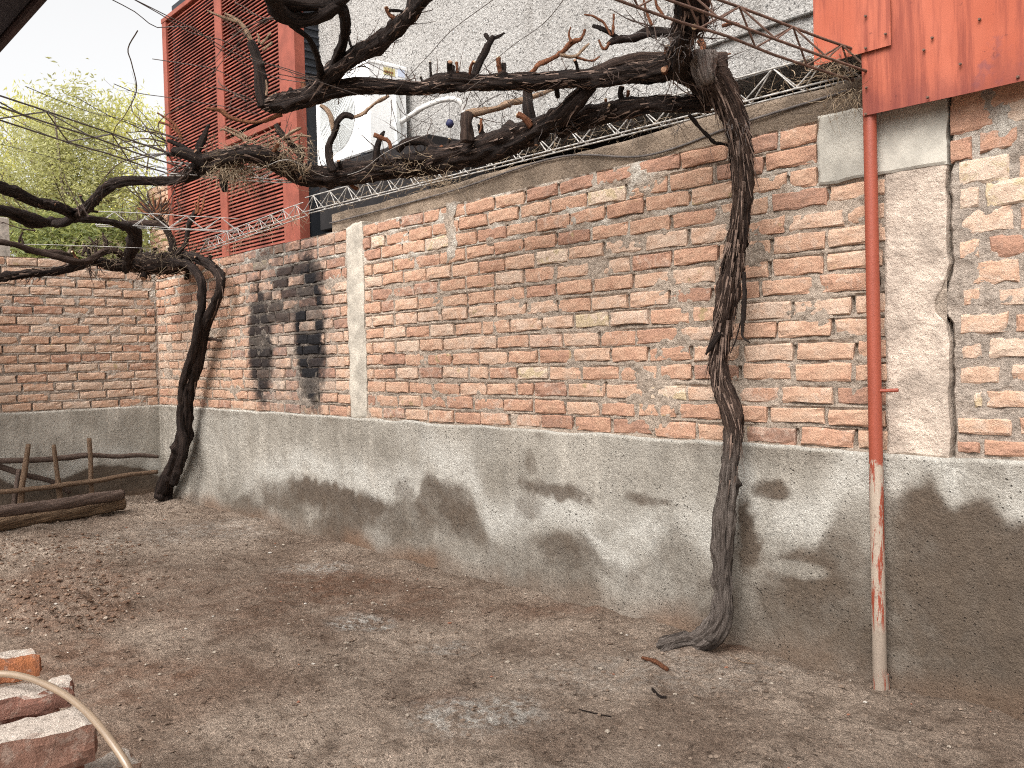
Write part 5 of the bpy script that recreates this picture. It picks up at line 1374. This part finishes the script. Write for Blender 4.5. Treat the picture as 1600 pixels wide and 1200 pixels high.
for (a, b) in ((150, 395), (140, 398), (128, 400), (165, 388), (35, 388)):
    for k in range(2):
        lf('bark', TT([(a, b, 4), (a + rng.uniform(-6, 6), b - 10, 4), (a + rng.uniform(-12, 12), b - rng.uniform(16, 28), 3)], 8.3), 'cut_shoot')
stubs(vine2, qa, 8, 11, 0.03, 0.1); stubs(vine2, hq, 12, 12, 0.04, 0.14); stubs(vine2, q1[9:], 5, 13, 0.02, 0.06, 0.2)
build_strips('shaggy_bark', vine2)
brush('thin_canes', vine2, [(240, 340, 8.5, 140, 70, 8, 2.2), (250, 340, 8.5, 60, 50, 8, 2.2), (60, 345, 6.6, 150, 90, 5, 2.2), (150, 395, 8.3, 80, 35, 10, 2.2), (300, 400, 8.5, 70, 40, 8, 2.0), (230, 420, 8.6, -90, 22, 14, 2.2), (140, 415, 8.3, -90, 20, 10, 2.0), (60, 425, 7.9, -90, 16, 8, 2.0), (200, 350, 8.3, 100, 30, 8, 2.0)], 'twig_dark', 32)
tangle('dead_twigs', vine2, [(245, 395, 8.6, 18, 160, 26, 0.4), (160, 392, 8.3, 22, 140, 24, 0.3), (235, 350, 8.4, 24, 90, 22, 0.2), (300, 398, 8.4, 26, 90, 24, 0.0)], 'straw', 7)

# ------------------------------------------------------------------ lattice trusses of welded rod
def truss(label, p, q, h, w, mat, cell, r=0.005, group=None, up=(0, 0, 1.0), side=None):
    p = np.asarray(p, float); q = np.asarray(q, float)
    d = unit(q - p); L = np.linalg.norm(q - p)
    s = unit(np.cross(d, up)) if side is None else unit(np.asarray(side, float)); u = unit(np.cross(s, d))
    if u[2] < 0: u = -u
    t = thing('lattice_truss', label, 'truss', (p + q) / 2, group)
    c = [s * w / 2, -s * w / 2, u * h]
    rr = random.Random(int(L * 1000))
    for k in c:
        pts = [[*(p + d * L * f + k + np.array([rr.uniform(-1, 1) * 0.004 for _ in range(3)])), r] for f in np.linspace(0, 1, 7)]
        link('chord', tube_mesh('chord', pts, 6, 0.15), MAT[mat], t)
    n = max(4, int(L / cell))
    for (i, j) in ((0, 2), (1, 2)):
        mb = MB()
        for m in range(n):
            a, b = p + d * L * m / n, p + d * L * (m + 1) / n
            mid = (a + b) / 2
            mb.rod(a + c[i], mid + c[j], r * 0.75, 5); mb.rod(mid + c[j], b + c[i], r * 0.75, 5)
        mb.build('lacing_rod', MAT[mat], t)
    return t
ta, tb = PY(478, 333, 0.10), PY(1338, 118, 0.02)
T1 = truss('pale lattice truss of thin rods lying along the top of the brick wall', ta, tb, 0.125, 0.06, 'steel', 0.26, 0.0046)
T1b = truss('pale lattice truss of thin rods crossing before the red louvre screen', PY(318, 392, 0.06), PY(474, 336, 0.06), 0.10, 0.07, 'wire_pale', 0.20, 0.0042)
T2 = truss('dark rusty lattice truss coming overhead to the wall beside the red sheets', PZ(905, -35, 2.62), PY(1350, 122, -0.04), 0.10, 0.10, 'rust', 0.24, 0.0055)
T3 = truss('thin dark lattice truss crossing overhead in front of the leafy tree', PZ(-120, 140, 2.52), PZ(300, 274, 2.46), 0.08, 0.16, 'wire', 0.42, 0.0045)
T4 = truss('grey lattice truss reaching out above the far corner vine', PT(150, 352, 7.6), PY(372, 362, 0.0), 0.12, 0.10, 'wire_pale', 0.34, 0.0042)
T5 = truss('pale lattice truss crossing behind the straw tangle on the vine arm', PZ(262, 272, 2.46), PZ(455, 284, 2.42), 0.07, 0.08, 'wire_pale', 0.4, 0.004)
tangle('caught_twigs', T1, [(510 + 22 * k, 322 - 5.6 * k, depth(PY(510 + 22 * k, 322 - 5.6 * k, 0.06)), 9, 7, 24, 0.2) for k in range(38)] + [(690, 285, 5.6, 14, 70, 26, 0.1), (1300, 108, 3.62, 22, 130, 26, 0.2), (1322, 150, 3.62, 12, 50, 34, 1.0)], 'straw', 9)
tangle('caught_twigs', T1b, [(340 + 16 * k, 388 - 6 * k, 8.2 - 0.15 * k, 9, 14, 24, 0.1) for k in range(9)], 'straw', 10)

# ------------------------------------------------------------------ trellis wires
WG = 'trellis wires strung overhead'
def wire(label, pts, r=0.0016, mat='wire', zz=2.55, group=None, t=None):
    P_ = [[*(PZ(a, b, zz) if t is None else PT(a, b, t)), r] for a, b in pts]
    return tag(link('wire', tube_mesh('wire', P_, 5, 0.04), MAT[mat]), label, 'wire', group)
WL = ['thin dark trellis wire sagging from the sky across the red louvre screen', 'thin dark trellis wire sagging in front of the leafy tree', 'short thin dark wire crossing the outer edge of the red louvre screen']
for wi, pts in enumerate(([(200, -6), (250, 22), (300, 52), (345, 62), (400, 92), (470, 118), (560, 148)], [(203, -4), (236, 12), (300, 45), (360, 80), (398, 95), (440, 105), (500, 125)], [(172, -2), (210, 18), (246, 43), (300, 42), (345, 78), (420, 118), (480, 130)],
            [(0, 166), (80, 198), (160, 226), (240, 258), (320, 272)], [(-10, 170), (60, 205), (150, 240), (240, 266)], [(40, 135), (100, 160), (150, 178), (190, 186), (265, 212)], [(178, 131), (214, 145), (262, 152), (310, 160), (360, 168), (410, 180)],
            [(115, 150), (180, 185), (240, 204), (300, 222)], [(238, 92), (290, 100), (340, 110), (390, 138)], [(0, 225), (70, 243), (160, 268), (260, 272), (380, 274)])):
    wire(WL[(0, 0, 0, 1, 1, 1, 2, 1, 2, 1)[wi]], pts, 0.0017, 'wire', 2.55, WG)
WP = 'fine curving grey wire rising in front of the stucco wall'
for pts in ([(618, 145), (640, 118), (672, 84), (705, 48), (770, 0), (800, -20)], [(722, 138), (760, 105), (800, 72), (850, 36), (880, 0), (890, -14)], [(560, 262), (640, 205), (720, 148), (770, 112)]):
    wire(WP, pts, 0.0014, 'wire', 2.58, 'wires before the stucco wall')
wire('upright thin wire hanging from the vine arm with a blue knot', [(702, 140), (702, 170), (703, 195), (705, 222)], 0.0016, 'wire', t=5.0)
wire('pale slack wire looping along the lower vine arm', [(335, 272), (400, 266), (450, 250), (510, 276), (560, 268), (600, 240), (640, 220), (700, 200)], 0.0017, 'wire_pale', 2.44)
wire('bare drooping twig hanging beneath the thin overhead wires', [(215, 48), (200, 76), (206, 100), (213, 142), (195, 180), (180, 200), (177, 225), (184, 240)], 0.0022, 'twig', 2.5)
wire('pale horizontal wire over the end wall', [(-20, 381), (60, 382), (130, 384), (235, 388)], 0.0025, 'wire_pale', t=7.9)

# ------------------------------------------------------------------ pole rack, logs
rack = thing('pole_rack', 'rough rack of lashed wooden poles leaning against the end wall', 'rack', (XC + 0.25, -1.3, 0))
def pole(name, pts, x, mat='pole'):
    P_ = [[*PX(a, b, x), 0.5 * w * depth(PX(a, b, x)) / F] for a, b, w in pts]
    return link(name, tube_mesh(name, P_, 12, 0.03, 0.12, 0.1, rng.randrange(999)), MAT[mat], rack)
pole('rail', [(-60, 724, 9), (0, 720, 9), (60, 719, 9), (110, 714, 9), (140, 711, 8), (180, 713, 7), (220, 711, 7), (247, 714, 5)], XC + 0.17, 'log')
pole('rail', [(-60, 778, 8), (0, 769, 8), (60, 763, 8), (120, 755, 8), (160, 750, 8), (200, 742, 7), (246, 737, 6)], XC + 0.30)
pole('upright', [(44, 694, 7), (40, 725, 8), (34, 765, 9), (31, 800, 9)], XC + 0.26)
pole('upright', [(83, 695, 6), (87, 725, 7), (92, 760, 8), (94, 790, 8)], XC + 0.26)
pole('upright', [(139, 685, 7), (141, 715, 7), (142, 745, 7), (144, 785, 7)], XC + 0.26)
pole('upright', [(30, 733, 7), (25, 765, 8), (22, 800, 8)], XC + 0.21, 'log')
pole('brace', [(-40, 722, 9), (0, 729, 9), (40, 742, 9), (80, 752, 8), (110, 770, 7)], XC + 0.12, 'log')
def logobj(label, pts, mat, seed):
    P_ = []
    for a, b, z, w in pts:
        p = PZ(a, b, z); P_.append([*p, 0.5 * w * depth(p) / F])
    o = link('log', tube_mesh('log', P_, 22, 0.03, 0.10, 0.14, seed), MAT[mat]); return tag(o, label, 'log')
logobj('smooth dark log resting behind the split log by the pole rack', [(-90, 812, 0.20, 20), (0, 800, 0.20, 19), (100, 786, 0.19, 18), (190, 772, 0.18, 17)], 'log', 51)
logobj('rotten splitting log lying on the dirt below the pole rack', [(-90, 830, 0.085, 26), (0, 816, 0.082, 25), (100, 801, 0.078, 23), (193, 788, 0.07, 20)], 'rotten', 52)

# ------------------------------------------------------------------ brick pile and hose in the foreground
def loose(label, c, ax, size, color, lime, seed, tilt=(0, 0)):
    """a chipped reclaimed brick: c centre, ax direction of its length in the ground plane"""
    r = np.random.RandomState(seed); n = (14, 8, 6)
    import itertools
    def face_grid(o, du, dv, nu, nv):
        u, w = np.meshgrid(np.linspace(-1, 1, nu), np.linspace(-1, 1, nv), indexing='ij')
        return (o[None, None] + u[..., None] * du + w[..., None] * dv).reshape(-1, 3), grid_faces(nu, nv)
    e = np.eye(3); V, Fs = [], []; b = 0
    for a in range(3):
        for s in (1, -1):
            u, w = (a + 1) % 3, (a + 2) % 3
            if s < 0: u, w = w, u
            v, f = face_grid(e[a] * s, e[u], e[w], n[u], n[w]); V.append(v); Fs.append(f + b); b += len(v)
    V = np.vstack(V); Fs = np.vstack(Fs)
    S = np.array(size) / 2
    # rounded, chipped corners
    P_ = V * S; q = np.minimum(S - np.abs(P_), 0.02)
    edge = np.sort(q, axis=1)[:, 1]
    k = np.clip(1 - edge / 0.012, 0, 1)
    P_ = P_ * (1 - 0.05 * k[:, None])
    P_ = P_ + 0.0095 * np.stack([fbm(P_[:, 0] * 22 + s_, P_[:, 1] * 22, P_[:, 2] * 22, seed + s_, 3) for s_ in range(3)], 1)
    P_ = P_ - (P_ / (np.linalg.norm(P_, axis=1)[:, None] + 1e-6)) * 0.02 * np.clip(fbm(P_[:, 0] * 9, P_[:, 1] * 9, P_[:, 2] * 9, seed + 7, 2), 0, 1)[:, None] * np.clip(1 - edge / 0.02, 0, 1)[:, None]
    me = mesh_from('reclaimed_brick', P_, Fs, False)
    import bmesh
    bm = bmesh.new(); bm.from_mesh(me); bmesh.ops.remove_doubles(bm, verts=bm.verts, dist=1e-4); bm.to_mesh(me); bm.free()
    o = link('reclaimed_brick', me, MAT['loose'])
    a = math.atan2(ax[1], ax[0])
    o.location = tuple(map(float, c)); o.rotation_euler = (tilt[0], tilt[1], a)
    o.color = (*color, lime)
    return tag(o, label, 'brick', 'reclaimed bricks in the pile')
def by_px(z, right_back, right_front, length, width):
    """centre and axis of a brick whose right end is given by two pixels at height z"""
    a = PZ(*right_back, z); b = PZ(*right_front, z)
    w = unit(b - a); ax = np.array([w[1], -w[0], 0.0])
    if ax @ ray(0, 900) < 0 and False: ax = -ax
    # length runs to the left in the picture
    if (ROT.T @ ax)[0] > 0: ax = -ax
    c = (a + b) / 2 + ax * length / 2
    return c, ax
Z0 = 0.46
c, ax = by_px(Z0, (124, 1093), (152, 1138), 0.30, 0.15)
big_b = loose('thick grey topped reclaimed brick at the front of the pile', (c[0], c[1], Z0 - 0.055), ax, (0.32, 0.155, 0.115), (0.20, 0.115, 0.085), 0.75, 1)
c, ax = by_px(Z0 + 0.03, (108, 1046), (119, 1080), 0.27, 0.14)
loose('mortar crusted reclaimed brick under the curve of the hose', (c[0], c[1], Z0 - 0.005), ax, (0.27, 0.12, 0.065), (0.20, 0.10, 0.075), 0.75, 2, (0.03, 0.02))
c, ax = by_px(Z0 + 0.075, (58, 1013), (70, 1030), 0.25, 0.12)
loose('bright orange reclaimed brick on top of the pile', (c[0], c[1], Z0 + 0.045), ax, (0.25, 0.11, 0.062), (0.31, 0.115, 0.05), -0.6, 3, (0.25, 0.0))
c, ax = by_px(Z0 + 0.085, (36, 1005), (45, 1018), 0.25, 0.12)
loose('pale limewashed reclaimed brick behind the orange one', (c[0] - 0.03, c[1] + 0.03, Z0 + 0.03), ax, (0.25, 0.11, 0.065), (0.36, 0.27, 0.21), 0.6, 4)
c, ax = by_px(0.28, (188, 1148), (246, 1202), 0.25, 0.12)
loose('low pale reclaimed brick at the foot of the pile', (c[0], c[1], 0.245), ax, (0.25, 0.125, 0.065), (0.30, 0.215, 0.16), 0.6, 5)
# the courses below, holding the pile up
for k, (dx, dy, z, rz_) in enumerate([(-0.02, 0.0, 0.315, 0.1), (0.03, 0.02, 0.215, -0.1), (0.0, -0.02, 0.13, 0.2), (0.02, 0.0, 0.045, -0.15)]):
    c0, ax0 = by_px(Z0, (124, 1093), (152, 1138), 0.30, 0.15)
    a = np.array([ax0[0] * math.cos(rz_) - ax0[1] * math.sin(rz_), ax0[0] * math.sin(rz_) + ax0[1] * math.cos(rz_), 0])
    for j, off in enumerate((0.0, 0.16, 0.32)):
        nrm = np.array([-ax0[1], ax0[0], 0]); nrm = nrm if (ROT.T @ nrm)[2] > 0 else -nrm
        loose(['front', 'middle', 'rear'][j] + ' reddish reclaimed brick in the ' + ['second', 'third', 'fourth', 'lowest'][k] + ' course of the pile', (c0[0] + dx + nrm[0] * off - (0 if j else 0.0), c0[1] + dy + nrm[1] * off, z), a, (0.28, 0.13, 0.075), (0.20, 0.085, 0.055), 0.2, 20 + 3 * k + j)
for k in range(3):
    c, ax = by_px(0.28, (188, 1148), (246, 1202), 0.25, 0.12)
    loose('reclaimed brick lying ' + ['just', 'two', 'three'][k] + ' below the low pale one', (c[0] + 0.01 * k, c[1] - 0.01 * k, 0.175 - 0.07 * k), ax, (0.25, 0.125, 0.066), (0.22, 0.11, 0.075), 0.2, 40 + k)
hz = Z0 + 0.045
hp = [(-120, 1080, hz + 0.02), (-60, 1058, hz + 0.03), (0, 1053, hz + 0.035), (35, 1057, hz + 0.035), (70, 1069, hz + 0.03), (105, 1088, hz + 0.02), (135, 1112, hz + 0.01), (160, 1140, hz - 0.01), (182, 1170, hz - 0.04), (203, 1204, hz - 0.08), (220, 1250, hz - 0.15), (225, 1330, hz - 0.30)]
tag(link('hose', tube_mesh('hose', [[*PZ(a, b, z), 0.0096] for a, b, z in hp], 14, 0.01), MAT['hose'], None), 'shiny tan hose curving over the brick pile', 'hose')

# ------------------------------------------------------------------ twigs and chips on the ground
def stick(label, pts, w, mat):
    P_ = []
    for a, b in pts:
        p = PZ(a, b, 0.0); z = float(ground_h(p[0], p[1])); P_.append([p[0], p[1], z + 0.5 * w * depth(p) / F * 0.8, 0.5 * w * depth(p) / F])
    return tag(link('stick', tube_mesh('stick', P_, 7, 0.01, 0.2, 0.1, rng.randrange(99)), MAT[mat]), label, 'stick')
stick('short reddish stick lying beside the root of the grey vine trunk', [(1005, 1027), (1022, 1038), (1043, 1052)], 7, 'cane')
stick('small dark curved twig lying on the dirt before the grey vine trunk', [(1020, 1081), (1030, 1090), (1041, 1093)], 4, 'bark_dark')
stick('thin pale twig lying along the foot of the plinth', [(1141, 1028), (1158, 1036), (1180, 1040)], 2, 'pale_cane')
stick('thin dark twig on the dirt near the whitish patch', [(905, 1103), (930, 1112), (955, 1117)], 2, 'bark_dark')

# ------------------------------------------------------------------ beyond the end wall: pier, post, trees
pier = thing('brick_pier', 'reddish brick pier standing beyond the corner of the yard', 'pier', (XC - 0.6, 0.5, 0))
YB = 1.35
bx0, bx1 = float(PY(232, 330, YB)[0]), float(PY(290, 330, YB)[0]); bzt = float(PY(250, 287, YB)[2])
rr_ = brick_rows(bx0, bx1, 2.2, int((bzt - 2.2) / 0.09), 0.09, 0.26, 0.02, 33)
mb = MB(); mb.box((bx0, YB + 0.012, 0), (bx1, YB + 0.3, bzt - 0.01)); mb.build('core', plain('pier_brick', (0.25, 0.15, 0.105), 0.9, 0.4, 14, 0.8, 40), pier)
place_bricks(rr_, pier, lambda x, dy, z: (x, YB + dy, z), 0.0, 300, 77, 99, lambda x, z: -x)
mb = MB(); c = PX(4, 365, XC - 0.5); mb.box((c[0] - 0.07, c[1] - 0.07, 0), (c[0] + 0.07, c[1] + 0.045, float(PX(4, 341, XC - 0.5)[2])), 0.01)
tag(mb.build('timber_post', plain('weathered_timber', (0.30, 0.26, 0.22), 0.9, 0.3, 20, 0.5, 40)), 'grey weathered timber post standing behind the end wall', 'post')

def tree(label, base, trunk_h, crowns, leafmat, n, leaf, seed, droop=0.0):
    r = np.random.RandomState(seed)
    t = thing('tree', label, 'tree', base, 'trees beyond the end wall')
    base = np.asarray(base, float)
    top = base + np.array([0.1, 0.0, trunk_h])
    link('trunk', tube_mesh('trunk', [[*base, 0.16], [*(base + (0.05, 0.03, trunk_h * 0.5)), 0.12], [*top, 0.09]], 12, 0.1, 0.1, 0.1, seed), MAT['twig'], t)
    crowns = [(np.asarray(c, float), np.asarray(s, float)) for c, s in crowns]
    for (c, s) in crowns:
        for k in range(3):
            e = c + (r.rand(3) - 0.5) * s * 1.2
            link('limb', tube_mesh('limb', [[*(top - (0, 0, 0.3 * k)), 0.06], [*((top + e) / 2 + r.randn(3) * 0.15), 0.035], [*e, 0.008]], 7, 0.15, 0.1, 0, seed + k), MAT['twig'], t)
    # leaves gathered on clumps so that sky shows between them
    nc = 34
    cent = []
    for (c, s) in crowns:
        d = r.randn(nc, 3); d /= np.linalg.norm(d, axis=1)[:, None]
        cent.append(c + d * (r.rand(nc, 1) ** 0.5) * s)
    cent = np.vstack(cent)
    ci = r.randint(0, len(cent), n)
    pos = cent[ci] + r.randn(n, 3) * (0.15, 0.15, 0.18)
    ax = r.randn(n, 3) * (1, 1, 0.7) + (0, 0, -droop); ax /= np.linalg.norm(ax, axis=1)[:, None]
    nr = np.cross(ax, r.randn(n, 3)); nr /= np.linalg.norm(nr, axis=1)[:, None]
    L = leaf[0] * (0.6 + 0.8 * r.rand(n, 1)); W_ = leaf[1] * (0.6 + 0.8 * r.rand(n, 1))
    bend = np.cross(ax, nr) * L * 0.12
    v = np.stack([pos, pos + ax * L * 0.5 + nr * W_ + bend, pos + ax * L, pos + ax * L * 0.5 - nr * W_ + bend], 1).reshape(-1, 3)
    link('crown', mesh_from('crown', v, np.arange(4 * n).reshape(-1, 4)), MAT[leafmat], t)
    return t
def crown(px, py, t, sx, sz): return (PT(px, py, t), (sx, sx, sz))
g0 = PT(110, 500, 13.0); g0[2] = 0
tree('olive green small leaved tree beyond the end wall', g0, 2.6, [crown(110, 215, 13, 0.75, 0.65), (PT(60, 300, 12.6), (1.1, 0.9, 0.75)), (PT(150, 300, 13), (0.8, 0.8, 0.7)), (PT(-40, 330, 12.5), (1.0, 0.8, 0.9)), (PT(90, 360, 12.6), (1.1, 0.8, 0.5))], 'leaf_olive', 24000, (0.078, 0.013), 61)
g0 = PT(205, 500, 17.0); g0[2] = 0
tree('pale yellow green drooping tree behind the olive one', g0, 3.0, [crown(205, 200, 17, 0.8, 0.75), crown(60, 190, 18, 1.0, 0.8), (PT(200, 320, 16.5), (1.0, 0.8, 0.8)), (PT(0, 240, 18), (1.0, 0.9, 1.0))], 'leaf_yellow', 9000, (0.11, 0.012), 62, 1.2)
g0 = PT(100, 500, 11.4); g0[2] = 0
tree('low dark green bush showing just over the end wall', g0, 1.8, [(PT(110, 372, 11.3), (0.8, 0.4, 0.22)), (PT(70, 380, 11.3), (0.5, 0.4, 0.22)), (PT(180, 385, 11.3), (0.5, 0.4, 0.2))], 'leaf_dark', 6000, (0.10, 0.016), 63)
